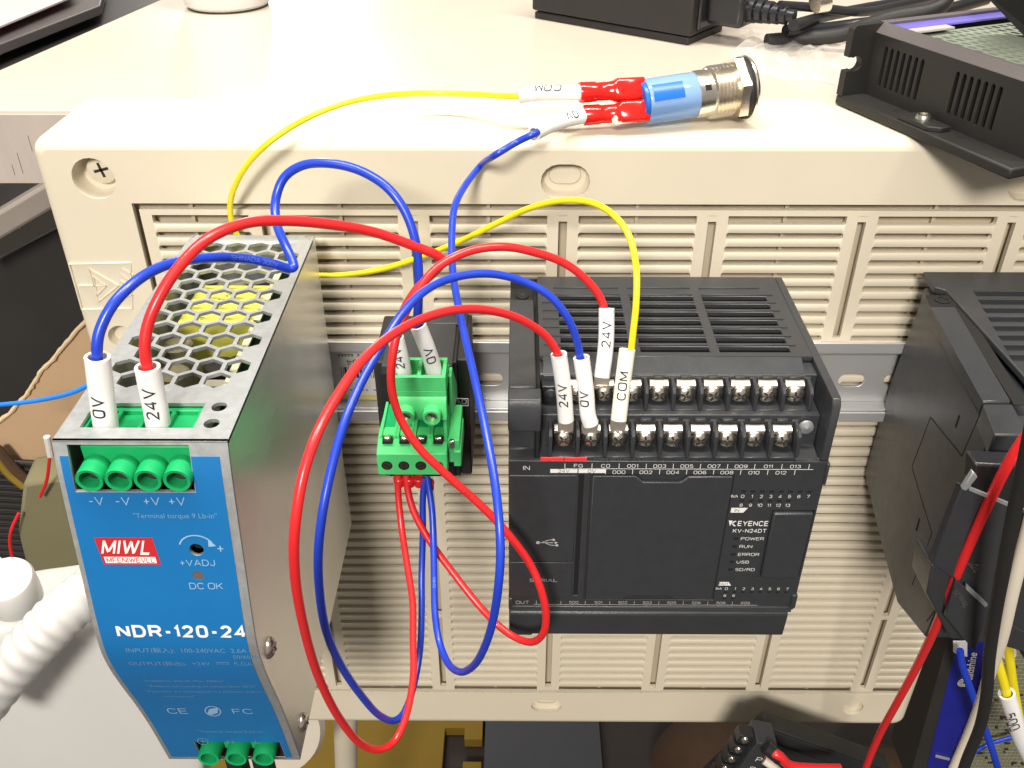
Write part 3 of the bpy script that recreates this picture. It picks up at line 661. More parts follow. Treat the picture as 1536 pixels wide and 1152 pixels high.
def stroke(p, q, w_=.95):
    dx, dz = q[0]-p[0], q[1]-p[1]; l = math.hypot(dx, dz); nx, nz = -dz/l*w_/2, dx/l*w_/2
    return [[(p[0]-nx, p[1]-nz), (q[0]-nx, q[1]-nz), (q[0]+nx, q[1]+nz), (p[0]+nx, p[1]+nz)]]
L_ = [T('MIWL', -110.2, -61.7, 6.4, b=.012, fit=12.2, sh=.28)]
L_.append([rect(-116.7, -103.5, -67.3, -65.1)])
psu_print('logo_letters', 'ink', L_, .21)
psu_print('logo_name', 'lblred', [T('MFEN|WEVLL', -110.1, -66.2, 2.1, b=.006, fit=12.2)], .25)
# terminal blocks
def barrel_block(xs, zc, yf, parent, z_top, r=3.15, yb=-108, body=True, L=7):
    blk = MB()
    if body:
        blk.box(xs[0]-3.0, xs[-1]+3.2, yf+L, yb, zc-2.2, z_top)
    o = blk.build('terminal_block', 'greend', parent, bevel=.3)
    for x in xs:
        b = MB(); b.lathe_open([(r-.85, 0), (r-.1, -.1), (r, .4), (r+.12, L), (r-.85, L), (r-.85, 0)], 26, axis((x, yf-.2, zc), (0, 1, 0)))
        b.build('screw_barrel', 'greend', o)
        b = MB(); b.lathe([(0, 0), (r-.84, 0), (r-.84, .5), (0, .5)], 20, axis((x, yf+3.4, zc), (0, 1, 0))); b.mi = 1
        b.lathe([(0, 0), (1.6, 0), (1.5, .5), (0, .5)], 16, axis((x, yf+2.8, zc), (0, 1, 0))); b.build('clamp_screw', ['cavity', 'slot'], o)
    return o
tb = barrel_block((-112.0, -105.1, -98.2, -91.3), -37.0, -126.4, ps, -31.2, r=3.3, L=5.5)
b = MB()
b.box(-116.2, -88.2, -117.3, -106.2, -44, -39)
for k in range(5): b.box(-116.3+6.6*k, -115.2+6.6*k, -117.0, -107, -39, -29.8)
b.box(-116.2, -88.2, -108.2, -106.4, -39, -29.9); b.build('wire_entry', 'greend', tb, bevel=.2)
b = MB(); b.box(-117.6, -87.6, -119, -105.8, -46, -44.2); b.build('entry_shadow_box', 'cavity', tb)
barrel_block((-105.4, -97.0, -88.6), -150.4, -122.9, ps, -147.6, r=3.3, yb=-112, L=5)
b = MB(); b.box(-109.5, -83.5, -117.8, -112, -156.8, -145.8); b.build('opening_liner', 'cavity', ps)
for x in (-101.3, -92.8): b = MB(); b.box(x-2.6, x+2.6, -117, -111, -175, -158); b.build('mains_lead_end', 'blackm', ps, bevel=.5)
# inside
b = MB(); b.box(-87.6, -86.5, -118, -16, -150, -32.6); b.build('circuit_board', 'pcb', ps)
b = MB()
for y0, y1 in ((-118, -104), (-99, -64), (-60, -24)): b.box(-88.2, -86.2, y0, y1, -32.6, -31.9)
b.build('board_edge', 'pcbedge', ps)
b = MB(); b.box(-115, -88.9, -50, -25.5, -60, -38.6); b.build('transformer', 'tape', ps, bevel=.8)
b = MB()
for s_, x, y in (('24', -103, -32), ('-051', -105, -38.5), ('ND', -108.5, -45)): put_text(b, s_, 3.2, lambda a, c_: (x+c_*-1, y+a, -38.53))
b.build('transformer_print', 'blackink', ps)
for x, y, r, h, m in ((-112, -60, 4.4, -40, 'olive'), (-100, -62, 5, -46, 'blackm'), (-92, -66, 4.2, -42, 'blackm'), (-110, -72, 4.6, -42, 'olive'), (-96, -18, 6, -44, 'blackm'), (-107, -19, 5, -42, 'olive')):
    b = MB(); b.lathe([(r, -40), (r, -.6), (r-.6, 0), (r-1, -.3), (0, -.3)], 22, Matrix.Translation((x, y, h))); b.build('capacitor', m, ps)
b = MB(); b.box(-101, -86.6, -84, -76, -66, -42); b.build('heat_sink', 'tin', ps, bevel=.3)
b = MB(); b.box(-118.9, -114.5, -104, -84, -80, -44); b.build('heat_sink', 'galv', ps, bevel=.3)
b = MB(); b.box(-101.5, -90, -80.6, -79.8, -50, -41.9); b.box(-119, -86, -104, -20, -150, -72); b.build('inner_board', 'pcb', ps)

# ================================================================= small terminal module
tm = thing('terminal_module', 'black rail mounted module with two green plug connectors, between power supply and controller', 'terminal module', (-41.5, -8, -108))
b = MB(); b.box(-58.4, -31.0, -38.5, -8, -108.3, -60.0); b.build('case', 'blackm', tm, bevel=.6)
b = MB(); b.box(-31.0, -27.2, -37.8, -8, -108.0, -59.5); b.build('side_cheek', 'blackm', tm, bevel=.5)
b = MB(); b.box(-42.0, -28.6, -16, -8.4, -60, -58.6); b.build('rear_ridge', 'black', tm, bevel=.4)
b = MB(); b.box(-55.2, -32.2, -42.5, -12, -62.6, -58.9); b.build('front_ledge', 'black', tm, bevel=.4)
b = MB(); b.box(-56, -33, -41.2, -38.4, -106, -63); b.build('circuit_board', 'cavity', tm)
b = MB(); put_text(b, 'AD', 2.6, lambda a, c_: (-30.0+a, -38.4, -75.9+c_))
b.plate(rect(-32.2, -27.6, -77.5, -74.4), [rect(-32.0, -27.8, -77.3, -74.6)], -38.7, -38.55)
b.build('board_print', 'ink', tm)
# upper green plug, 2 pole
def connector_upper():
    x0, x1 = -47.9, -32.1; t = MB()
    t.plate([(-60, -50.4), (-54, -50.6), (-38.4, -64), (-38.4, -74), (-60, -60.2)], (), x0+.4, x1-.2, 'yz')
    o = t.build('plug_connector', 'green', tm, bevel=.25)
    b = MB()
    b.box(x0, x1, -69.2, -58.5, -52.4, -50.5)
    b.box(x0, x1, -69.2, -67.9, -50.5, -45.6); b.box(x0, x1, -60.2, -58.8, -50.5, -45.3)
    for x in (x0, -40.6, x1-1.2): b.box(x, x+1.2, -67.9, -60.2, -50.5, -45.5)
    b.plate([(-69.2, -52.4), (-70.3, -54.2), (-70.3, -60.3), (-66.5, -60.3), (-66.5, -52.4)], (), x0, x1, 'yz')
    b.build('wire_cage', 'green', o, bevel=.2)
    for x in (-44.2, -36.4):
        b = MB(); b.lathe_open([(1.9, 0), (2.6, 0), (2.75, .4), (2.75, 6), (1.9, 6), (1.9, 0)], 24, axis((x, -73.4, -57.3), (0, 1, 0))); b.build('screw_barrel', 'green', o)
        b = MB(); b.lathe([(0, 0), (1.85, 0), (1.85, .5), (0, .5)], 20, axis((x, -72.0, -57.3), (0, 1, 0))); b.mi = 1; b.box(-1.6, 1.6, -.25, .25, -.12, .1, axis((x, -72.0, -57.3), (0, 1, 0)) @ Matrix.Rotation(.6, 4, 'Z'))
        b.build('clamp_screw', ['nickel', 'slot'], o)
    b = MB(); b.plate([(-62, -50), (-57, -50), (-42, -66), (-42, -72), (-62, -64)], (), -31.9, -31.0, 'yz'); b.build('side_rib', 'green', o, bevel=.2)
def connector_lower():
    x0, x1 = -55.2, -33.2
    t = MB(); t.plate([(-66.0, -76.6), (-66.0, -85.0), (-60, -86.0), (-42, -87), (-42, -76.0), (-58, -74.0)], (), x0, x1, 'yz')
    o = t.build('plug_connector', 'green', tm, bevel=.3)
    b = MB()
    for k in range(4):
        x = x0+1.4+k*5.35; b.box(x-.9, x, -60.5, -42, -76.5, -73.4); b.box(x+3.6, x+4.4, -60.5, -42, -76.5, -73.4)
    b.build('wire_channel', 'green', o, bevel=.15)
    b = MB()
    for k in range(4): x = x0+1.4+k*5.35; b.box(x, x+3.6, -61, -42, -75.6, -74.4)
    b.build('channel_floor', 'greend', o)
    for k in range(4):
        x = x0+3.2+k*5.35
        b = MB(); b.box(x-1.1, x+1.1, -62.6, -60.7, -74.9, -72.9); b.build('clamp', 'nickel', o, bevel=.4)
        b = MB(); b.box(x-1.5, x+1.5, -63.2, -60.4, -74.8, -73.9); b.build('clamp_pocket', 'cavity', o)
        b = MB(); mx = axis((x-.2, -66.05, -81.2), (0, 1, 0)); b.lathe([(0, -.02), (1.75, -.02), (1.75, .4), (0, .4)], 20, mx); b.mi = 1; b.lathe([(0, -.1), (1.35, -.1), (1.35, .1), (0, .1)], 18, mx)
        b.mi = 0; b.box(-1.3, 1.3, -.2, .2, -.16, 0, mx @ Matrix.Rotation(.7+k, 4, 'Z')); b.build('clamp_screw', ['cavity', 'slot'], o)
    b = MB(); b.box(-33.1, -29.4, -61.5, -42, -83.5, -74.5); b.box(-31.4, -29.0, -62.3, -44, -84.5, -78.5); b.build('end_flange', 'green', tm, bevel=.3)
    b = MB(); b.box(-32.6, -30.9, -62.3, -60.8, -77.5, -74.3); b.build('end_clamp', 'nickel', tm, bevel=.3)
    b = MB(); b.box(-34.2, -33.1, -61.5, -41.5, -76, -66); b.build('guide_rib', 'green', tm, bevel=.2)
connector_upper(); connector_lower()

# ================================================================= controller
KX0, KX1 = -13.7, 79.6
def plc(label, full=True, sh=0, dx=0, name='controller'):
    mp = lambda p: p
    t = thing(name, label, 'controller', (KX0+dx+45, -8, -143))
    def B(mb, nm, m, bevel=.3, par=None, **k):
        mb.v = [((x+dx+(sh*(y+84)/76 if sh and x < KX0+12 else 0)), y, z) for x, y, z in mb.v]
        return mb.build(nm, m, par or t, bevel=bevel, **k)
    zt = -44.4
    bx0 = -4.6
    # body: closed prism below the terminals
    pr_ = [(-8, zt-4), (-8, -143), (-78.5, -143), (-81.2, -129.2), (-81.2, -66.2), (-75, -65.2), (-75, -54.6), (-66.2, -54.6), (-66.2, -46.3), (-59, zt-2.2), (-57.3, zt-2.2), (-20, zt-2.2), (-20, zt-4)]
    b = MB(); b.plate(pr_, (), bx0, KX1-2.6, 'yz'); B(b, 'housing', 'black', .35)
    # vented top
    rows = [-21.1-5.29*k for k in range(7)]
    hs = []
    for y in rows:
        for x0, x1 in ((2.1, 22.8), (26.0, 46.8), (49.8, 71.0)): hs.append(rect(x0, x1, y-4.0, y-.9))
    b = MB(); b.plate([(bx0, -59.3), (KX1-2.6, -59.3), (KX1-2.6, -8), (bx0, -8)], hs, zt-1.5, zt, 'xy'); B(b, 'vented_top', 'black', .18, seg=1)
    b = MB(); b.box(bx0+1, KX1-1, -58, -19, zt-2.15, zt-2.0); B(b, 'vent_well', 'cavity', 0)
    b = MB()
    for k, y in enumerate([-16.3]+rows):
        for x0, x1 in ((0.8, 22.6), (25.6, 46.8), (49.6, 70)) if k == 0 else ((-3.2, 22.8), (25.6, 46.9), (49.6, 73.4)):
            b.box(x0, x1, y-.45, y+.0, zt-.1, zt+.35)
    B(b, 'vent_ridge', 'black', .1, seg=1)
    b = MB(); b.plate([(-59.3, zt-1.5), (-59.3, zt-.05), (-66.6, zt-2.2), (-66.6, zt-3.4)], (), bx0+1.0, KX1-6, 'yz'); B(b, 'ramp', 'black', .2)
    # side cheeks
    b = MB(); b.plate([(-8, zt), (-80.6, zt-.3), (-81.9, zt-2.2), (-81.9, -66.2), (-75, -68), (-8, -100)], (), KX1-2.5, KX1, 'yz'); B(b, 'end_cheek', 'black', .4)
    # left block
    lb = [(-24, zt+.0), (-76, zt), (-76, -143), (-8, -143), (-8, zt-3), (-24, zt-3)]
    b = MB(); b.plate([(-24.5, zt), (-75.8, zt), (-75.8, -66.6), (-80.6, -66.7), (-80.6, -143), (-8, -143), (-8, zt-4.5), (-24.5, zt-4.5)], (), KX0, bx0-1.2, 'yz'); B(b, 'left_block', 'black', .5)
    b = MB(); b.plate([(-76.1, zt-.1), (-80.6, zt-1.2), (-81.9, zt-3.4), (-81.9, -55.8), (-76.1, -55.8)], (), KX0-.1, bx0+.2, 'yz'); B(b, 'latch_cover', 'black', .4)
    b = MB(); b.box(KX0+.3, bx0-1, -24, -9, zt-4.5, zt-4.2); b.lathe([(2.2, 0), (2.2, .8), (1.3, .8), (0, .2)], 20, Matrix.Translation(((KX0+bx0)/2-.4, -15, zt-4.3))); B(b, 'screw_socket', 'blackm', .1)
    b = MB(); b.box(KX0+.05, bx0, -9.2, -8, zt-4.5, zt-.3); B(b, 'rear_wall', 'black', .3)
    b = MB(); b.box(bx0-1.15, bx0-.05, -80, -9, -140, zt-2.5); B(b, 'joint_gap', 'cavity', 0)
    # terminals
    pitch = 7.95
    def row(xc, n, yw, zf, zt_, side):
        b = MB()
        for k in range(n+1):
            x = xc+(k-.5)*pitch
            b.plate([(yw+.2, zt_), (yw-5.2, zt_-.3), (yw-6.6, zt_-1.6), (yw-6.8, zf), (yw+.2, zf)], (), x-.55, x+.55, 'yz')
            b.box(x-1.15, x+1.15, yw-.6, yw+.3, zf, zt_)
        for k in range(n): x = xc+k*pitch; b.box(x-1.6, x+1.6, yw-1.0, yw+.3, zt_-.5, zt_+.5); b.box(x-3.9, x+3.9, yw-6.6, yw, zf-.9, zf)
        B(b, 'terminal_barrier', 'black', .18, seg=1)
        b = MB()
        for k in range(n): x = xc+k*pitch; b.box(x-2.9, x+2.9, yw-.75, yw+.1, zf+.6, zt_-.6)
        B(b, 'terminal_pocket', 'cavity', 0)
        for k in range(n):
            x = xc+k*pitch; zc = (zf+zt_)/2-.6
            b = MB(); b.plate([(yw-.7, zc+3.7), (yw-1.6, zc+3.7), (yw-2.9, zc+3.0), (yw-2.9, zc+2.5), (yw-2.3, zc+1.9), (yw-2.2, zc-1.5), (yw-.7, zc-1.5)], (), x-2.8, x+2.8, 'yz'); B(b, 'terminal_plate', 'tin', .15)
            rs = random.Random(k*7+int(zf)); an = rs.uniform(0, PI/2); mx = axis((x+rs.uniform(-.15, .15), yw-2.4, zc+.1), (rs.uniform(-.06, .06), -1, rs.uniform(-.02, .12)))
            b = MB(); b.lathe([(2.85, -.4), (2.95, .3), (2.75, 1.0), (2.15, 1.6), (1.25, 1.95), (0, 2.1)], 24, mx); b.mi = 1
            for a in (an, an+PI/2): b.box(-1.7, 1.7, -.3, .3, 1.3, 2.06, mx @ Matrix.Rotation(a, 4, 'Z'))
            b.mi = 0
            b.lathe([(2.1, -3), (2.1, -.3)], 16, mx)
            B(b, 'terminal_screw', ['nickel', 'slot'], 0)
    row(6.7-.2, 9, -66.4, -54.2, -46.9, 0); row(2.4, 9, -75.2, -64.8, -56.0, 1)
    b = MB(); b.box(bx0+.6, 2.2, -69.5, -66.2, -54.3, -48.5); b.lathe([(2.2, 0), (2.2, 1), (0, 1.6)], 18, axis((-1.3, -69.3, -51.6), (0, -1, .1))); B(b, 'blank_screw', 'blackg', .3)
    b = MB(); b.box(-4.3, 2.4, -82.3, -81.85, -66.1, -64.9); b.box(2.6, 9.2, -82.3, -81.85, -66.1, -64.9); B(b, 'red_tag', 'redlab', .1)
    b = MB(); b.lathe([(2.2, 0), (2.1, .8), (0, 1.4)], 16, axis((73.2, -75.6, -58.2), (0, -1, 0))); B(b, 'earth_screw', 'galv', 0)
    # front face
    b = MB()
    b.plate(rect(KX0, KX1, -128.4, -66.3), [rect(7.2, 8.6, -122.2, -71.4), rect(10.6, 52.9, -124.0, -71.2), rect(65.9, KX1-.6, -113.6, -85.0)], -82, -80.4); B(b, 'front_plate', 'black', .3)
    b = MB(); b.box(7.2, 8.6, -81.3, -80.9, -122.2, -71.4); b.box(10.6, 52.9, -80.9, -80.5, -124, -71.2); b.box(65.9, KX1-.6, -80.9, -80.5, -113.6, -85); B(b, 'recess_floor', 'cavity', 0)
    b = MB(); b.plate([(11.1, -71.7), (24.0, -71.7), (26.2, -73.9), (37.2, -73.9), (39.4, -71.7), (52.4, -71.7), (52.4, -123.5), (40.2, -123.5), (37.8, -121.4), (25.6, -121.4), (23.2, -123.5), (11.1, -123.5)][::-1], (), -82.5, -81); B(b, 'centre_door', 'black', .35)
    b = MB(); b.box(25, 38.4, -82.45, -81.9, -74.6, -73.9); b.box(24.6, 38.6, -82.45, -81.9, -121.4, -120.8); B(b, 'finger_lip', 'black', .15)
    b = MB(); b.box(66.5, KX1-1.0, -83, -80.8, -113.0, -85.6); B(b, 'side_door', 'black', .5)
    b = MB(); b.box(KX0+.2, 6.6, -82.35, -81.8, -106.6, -71.6); B(b, 'upper_port_door', 'black', .25)
    b = MB(); b.box(KX0+.2, 6.6, -82.35, -81.8, -122.4, -107.0); B(b, 'lower_port_door', 'black', .25)
    # lower edge
    b = MB(); b.plate([(-82.6, -126.6), (-82.9, -128.6), (-81.5, -129.2), (-79, -129.4), (-79, -126.4)], (), KX0+.3, KX1-.8, 'yz'); B(b, 'lower_lip', 'black', .25)
    b = MB(); b.plate([(-80.2, -129.4), (-82, -131.2), (-81.2, -141.6), (-78, -143.3), (-60, -143.3), (-60, -129.4)], (), KX0+.0, KX1-1.0, 'yz'); B(b, 'lower_cover', 'black', .6)
    for q in ((KX0-.1, KX0+1.2, -82.8, -78, -128, -123), (KX1-.4, KX1+.5, -82.8, -77, -74.5, -66.6), (KX1-1.5, KX1+.3, -82.7, -78, -127, -121)): b = MB(); b.box(*q); B(b, 'clip', 'black', .3)
    # print
    if not full: return t
    yp = -82.06
    def W(nm, m, fn_items, y=yp):
        b = MB()
        for it in fn_items:
            if len(it) == 2: b.plate(it[0], it[1], y-.03, y+.01)
            else:
                s_, x, z, size = it[:4]; k = it[4] if len(it) > 4 else {}
                put_text(b, s_, size, lambda a, c_: (x+a, y-.03, z+c_), **k)
        return B(b, nm, m, 0, smooth=0)
    it = [('IN', -8.4, -68.9, 2.4), (rect(3.0, 75.6, -69.18, -69.05), [])]
    for k in range(9): it.append(('FG C0 001 003 005 007 009 011 013'.split()[k], 6.8+7.93*k, -68.0, 1.8, dict(sx=1.12))); 
    for k in range(10): it.append((rect(2.75+7.93*k, 2.92+7.93*k, -69.1, -67.2), []))
    for k in range(7): it.append(('000 002 004 006 008 010 012'.split()[k], 18.8+7.93*k, -70.35, 1.8, dict(sx=1.12)))
    for k in range(8): it.append((rect(14.8+7.93*k, 14.97+7.93*k, -71.1, -69.1), []))
    W('upper_print', 'ink', it)
    W('white_tag', 'ink', [(rect(-1.4, 6.6, -70.7, -69.3), []), (rect(6.9, 14.8, -70.7, -69.3), [])])
    W('tag_print', 'blackink', [('24V', 2.6, -70.0, 1.75), ('0V', 10.8, -70.0, 1.75)], yp-.05)
    it = []
    for k in range(8): it.append((str(k), 56.4+2.8*k, -79.5, 1.7))
    for k in range(6): it.append((str(8+k), 56.4+2.8*k, -83.0, 1.7))
    it += [('0ch', 53.9, -79.4, 1.5)]
    for s_, z in (('POWER', -96.7), ('RUN', -100.0), ('ERROR', -103.4), ('USB', -106.7), ('SD/RD', -110.0)): it.append((s_, 58.2, z, 1.75, dict(align='L', sx=1.08)))
    for k in range(8): it.append((str(k), 56.5+2.8*k, -118.6, 1.6))
    it += [('8', 56.4, -121.8, 1.5), ('9', 59.2, -121.8, 1.5), ('0ch', 54, -118.5, 1.4), ('KV-N24DT', 60.4, -93.4, 2.2, dict(b=.008, fit=10.2))]
    it += [('EYENCE', 61.0, -90.4, 2.9, dict(b=.014, fit=9.2)), ([(53.5, -89.2), (54.7, -89.3), (54.1, -91.5)], []), ([(55.9, -89.4), (54.9, -90.3), (54.5, -90.2), (55.2, -89.4)], []), ([(54.9, -90.4), (56.0, -91.5), (55.3, -91.5), (54.5, -90.5)], [])]
    it += [([(53.6, -84.1), (58.6, -84.1), (57.4, -86.0), (53.6, -86.0)], []), ([(53.8, -117.2), (57.8, -117.2), (56.9, -115.6), (54.0, -115.6)], [])]
    W('side_print', 'ink', it)
    W('panel_tag_print', 'blackink', [('IN', 55.4, -85.05, 1.6), ('OUT', 55.5, -116.4, 1.4)], yp-.05)
    b = MB()
    for k in range(8): b.box(55.7+2.8*k, 57.1+2.8*k, -82.05, -81.95, -78.0, -77.2); b.box(55.8+2.8*k, 57.0+2.8*k, -82.05, -81.95, -120.5, -119.8)
    for k in range(6): b.box(55.7+2.8*k, 57.1+2.8*k, -82.05, -81.95, -81.6, -80.9)
    for z in (-96.7, -100, -103.4, -106.7, -110): b.box(56.0, 57.4, -82.05, -81.95, z-.5, z+.5)
    for k in range(2): b.box(55.8+2.8*k, 57.0+2.8*k, -82.05, -81.95, -123.2, -122.6)
    B(b, 'indicator_lamp', 'cavity', 0)
    it = [('OUT', -9.3, -125.3, 2.0), (rect(-5.5, 67.6, -126.3, -126.18), [])]
    for k in range(9): it.append((['500', '501', '502', '503', '505', '506', '508', '509', ''][k] if k < 8 else '', 7.5+8.0*k, -125.2, 1.6))
    for k in range(9): it.append((rect(3.2+8.0*k-8, 3.33+8.0*k-8, -126.2, -124.6), []))
    for k in range(8): it.append((['C0', 'C1', 'C2', 'C3', '504', 'C4', '507', 'C1'][k], 2.5+8.0*k, -127.35, 1.5))
    for k in range(8): it.append((rect(-1+8.0*k, -.87+8.0*k, -128, -126.3), []))
    it = [q for q in it if q[0] != '']
    W('lower_print', 'inkgrey', it, yp-.0)
    it = [('SERIAL', -2.6, -114.8, 2.0, dict(sx=1.25)), (stadium(-2.2, -98.4, 4.8, .22, 2), []), ([(.6, -98.9), (.6, -97.9), (1.6, -98.4)], []), (circ(-4.6, -98.4, .62, 12), []),
          (stadium(-.6, -97.25, 1.2, .2, 2), []), (stadium(.2, -99.5, 1.6, .2, 2), []), (circ(.2, -97.2, .45, 10), []), (rect(.9, 1.7, -99.9, -99.1), [])]
    for p, q in (((-3.6, -98.4), (-1.1, -97.25)), ((-2.6, -98.4), (-.5, -99.5))): it.append((stroke(p, q, .22)[0], []))
    W('port_print', 'inkgrey', it, -82.41)
    return t
plc('black controller with two rows of screw terminals and a large centre door')

# second controller at the right edge
k2 = thing('expansion_controller', 'black controller cut off by the right edge, its engraved left side in view', 'controller', (160, -8, -140))
def P2(u, v):
    # side plane runs from x=128 at y=-8 to x=117 at y=-84
    d = fw*FPX+rt*(u-768)-up*(v-576); k = 11/76
    # x = 117 - k*(y+84)*-1 -> x - k*y = 117+84k
    t = (117+84*k-(CAM.x-k*CAM.y))/(d.x-k*d.y)
    return CAM+d*t
so = [P2(*p) for p in ((1399, 421), (1475, 612), (1490, 640), (1455, 740), (1430, 830), (1411, 905), (1387, 957), (1345, 905), (1322, 820), (1296, 710), (1336, 570), (1379, 455))]
so[0] = Vector((127.6, -11, -46.6)); so[1].z = so[2].z = -46.6
b = MB(); k_ = len(so); b.add([tuple(p) for p in so]+[tuple(p+Vector((62, 0, 0))) for p in so], [tuple(range(k_)), tuple(range(2*k_-1, k_-1, -1))]+[(i, i+k_, (i+1) % k_+k_, (i+1) % k_) for i in range(k_)])
b.build('housing', 'black', k2, bevel=1.0)
zt = -44.0
def at2(u, v): return at(u, v, z=zt)
b = MB(); hs = []
for k in range(8):
    y = -22.5-k*5.6; hs.append(rect(138.6-.75*k, 175, y-3.4, y))
b.plate([(133.5, -86), (181, -86), (184, -9), (127, -9), (127, -20), (130, -22)], hs, zt, zt+2.2, 'xy'); b.build('vented_top', 'black', k2, bevel=.4)
b = MB(); b.box(133, 186, -84, -20, zt-.2, zt+.4); b.build('vent_well', 'cavity', k2)
b = MB(); b.plate([(121.6, -31), (129.5, -31), (124.5, -84.6), (116.8, -84.6)], (), zt-3, zt+1.2, 'xy'); b.build('side_ridge', 'black', k2, bevel=.5)
b = MB(); b.plate([(116.7, -85.3), (124.6, -85.3), (123, -99.5), (113.8, -99.5)], (), zt-6, zt+1.0, 'xy'); b.build('latch_cover', 'black', k2, bevel=.5)
b = MB(); b.plate([(129.6, -22), (133.4, -22), (128.6, -86), (124.8, -86)], (), zt+.9, zt+1.15, 'xy'); b.build('joint_gap', 'cavity', k2)
b = MB(); b.plate([(123, -24), (131.5, -24), (130.5, -31.5), (121.8, -31.5)], (), zt+1.0, zt+1.3, 'xy'); b.lathe([(2.6, 0), (2.6, .5), (1.6, .5), (1.5, 0)], 20, Matrix.Translation((127, -27.4, zt+1.2))); b.build('screw_socket', 'cavity', k2)
b = MB()
def seg2(p, q, w_=.4, off=.06):
    a = P2(*p)+Vector((-off, 0, 0)); c_ = P2(*q)+Vector((-off, 0, 0)); d = (c_-a).normalized(); nn = d.cross(Vector((1, 0, 0))).normalized()*w_/2
    b.add([tuple(a-nn), tuple(c_-nn), tuple(c_+nn), tuple(a+nn)]+[tuple(p_+Vector((.1, 0, 0))) for p_ in (a-nn, c_-nn, c_+nn, a+nn)], [(0, 1, 2, 3), (7, 6, 5, 4), (0, 1, 5, 4), (1, 2, 6, 5), (2, 3, 7, 6), (3, 0, 4, 7)])
for p, q in (((1371, 598), (1396, 626)), ((1396, 626), (1443, 684)), ((1443, 684), (1473, 614)), ((1396, 626), (1368, 700)), ((1368, 700), (1378, 735)), ((1378, 735), (1398, 800)), ((1398, 800), (1368, 878)), ((1390, 932), (1411, 905))): seg2(p, q) if p != (1371, 598) else None
seg2((1440, 624), (1434, 642), 1.6); seg2((1380, 779), (1375, 797), 1.6)
b.build('engraved_line', 'cavity', k2)
# swung front flap
oc = Vector((0, 3.5, -1.5))
F1 = [at(1444, 728, y=-113), at(1470, 738, y=-113.5), at(1560, 778, y=-115), at(1560, 960, y=-113), at(1486, 920, y=-111), at(1435, 872, y=-110), at(1398, 846, y=-109)]
slab('front_flap', 'black', F1, oc, k2, .4)
slab('flap_base', 'black', [at(1398, 846, y=-108), at(1436, 872, y=-108), at(1486, 920, y=-108), at(1560, 960, y=-108), at(1560, 985, y=-106), at(1500, 968, y=-106), at(1425, 958, y=-106), at(1390, 890, y=-107)], (0, 12, -1), k2, .5)
slab('lower_port_door', 'black', [at(1434, 870, y=-111.5), at(1484, 912, y=-112.5), at(1462, 978, y=-111), at(1418, 925, y=-110)], (0, 1.4, 0), k2, .2)
slab('door_edge', 'galv', [at(1450, 877, y=-113), at(1482, 907, y=-113.5), at(1478, 911, y=-113.5), at(1449, 884, y=-113)], (0, .8, 0), k2)
slab('flap_edge', 'galv', [at(1456, 732, y=-115), at(1540, 766, y=-116.5), at(1540, 771, y=-116.5), at(1454, 736, y=-115)], (0, .8, 0), k2)
slab('flap_corner', 'galv', [at(1460, 708, y=-114.5), at(1467, 716, y=-114.5), at(1450, 737, y=-114.5), at(1443, 735, y=-114.5)], (0, 1.6, 0), k2, .3)
slab('dark_terminal', 'blackg', [at(1462, 696, y=-111), at(1560, 700, y=-111), at(1560, 778, y=-111), at(1458, 734, y=-111)], (0, 6, 0), k2, .8)
def plane_print(name, m, items, o, ex, ez, parent):
    b = MB(); nn = ex.cross(ez).normalized()*.25
    if nn.y > 0: nn = -nn
    for it in items:
        if len(it) == 2: V = [p for l in [it[0]]+it[1] for p in l]; F = [tuple(q) for q in tessellate_polygon([[Vector((p[0], p[1], 0)) for p in l] for l in [it[0]]+it[1]])]
        else: V, F = text2d(it[0], it[3], **(it[4] if len(it) > 4 else {})); V = [(p[0]+it[1], p[1]+it[2]) for p in V]
        b.add([tuple(o+ex*p[0]+ez*p[1]+nn) for p in V], F)
    return b.build(name, m, parent, smooth=0)
o_ = at(1457, 848, y=-111.3); ex = (at(1470, 856, y=-112.7)-at(1444, 842, y=-110.9)).normalized(); ez = Vector((.1, 0, 1)); ez = (ez-ex*ez.dot(ex)).normalized()
usb = [(stadium(0, 0, 4.8, .25, 2), []), (circ(-2.4, 0, .6, 10), []), (stroke((-1.4, 0), (.8, 1.1), .25)[0], []), (stroke((-.4, 0), (1.6, -1.1), .25)[0], []), (rect(.6, 1.4, .8, 1.5), []), (circ(1.7, -1.1, .4, 8), [])]
plane_print('port_symbol', 'darkgrey', usb, o_, ex, ez, k2)
o_ = at(1441, 897, y=-113.5); plane_print('port_print', 'darkgrey', [('SERIAL', 0, 0, 2.2, {})], o_, (at(1452, 911, y=-113.8)-at(1432, 884, y=-113.3)).normalized(), (ez+ex*.4).normalized(), k2)
# ================================================================= push button switch
sA = at(966, 150, y=19); sB = at(1112, 127, y=24)
sA = Vector((sA.x, 18, 10.4)); sB = Vector((62.2, 21, 12.4))
a0 = at(966, 153, z=10.2); a1 = at(1104, 133, z=12.2)
ax = (a1-a0).normalized()
sw = thing('push_button_switch', 'metal push button switch with hexagon nut and pale blue body', 'switch', tuple(a0))
Lsw = (a1-a0).length; mx = axis(a0, ax)
b = MB(); b.lathe([(0, 0), (6.9, 0), (7.2, .6), (7.3, 16), (6.9, 18), (0, 18)], 32, mx); b.build('nylon_body', 'blueglass', sw)
b = MB(); b.lathe([(0, -1.4), (6.4, -1.4), (6.6, -.2), (6.6, .1), (0, .1)], 32, mx); b.build('rear_plate', 'bluesol', sw, bevel=.3)
o_ = a0+ax*6; nf = Vector((0, -.86, .5)); nf = (nf-ax*nf.dot(ax)).normalized(); nz = nf.cross(ax)
if nz.z > 0: nz = -nz
b = MB(); mm = Matrix.Translation(a0+ax*1.0) @ basis(ax, -nz, nf).to_4x4()
vs = []; fs = []
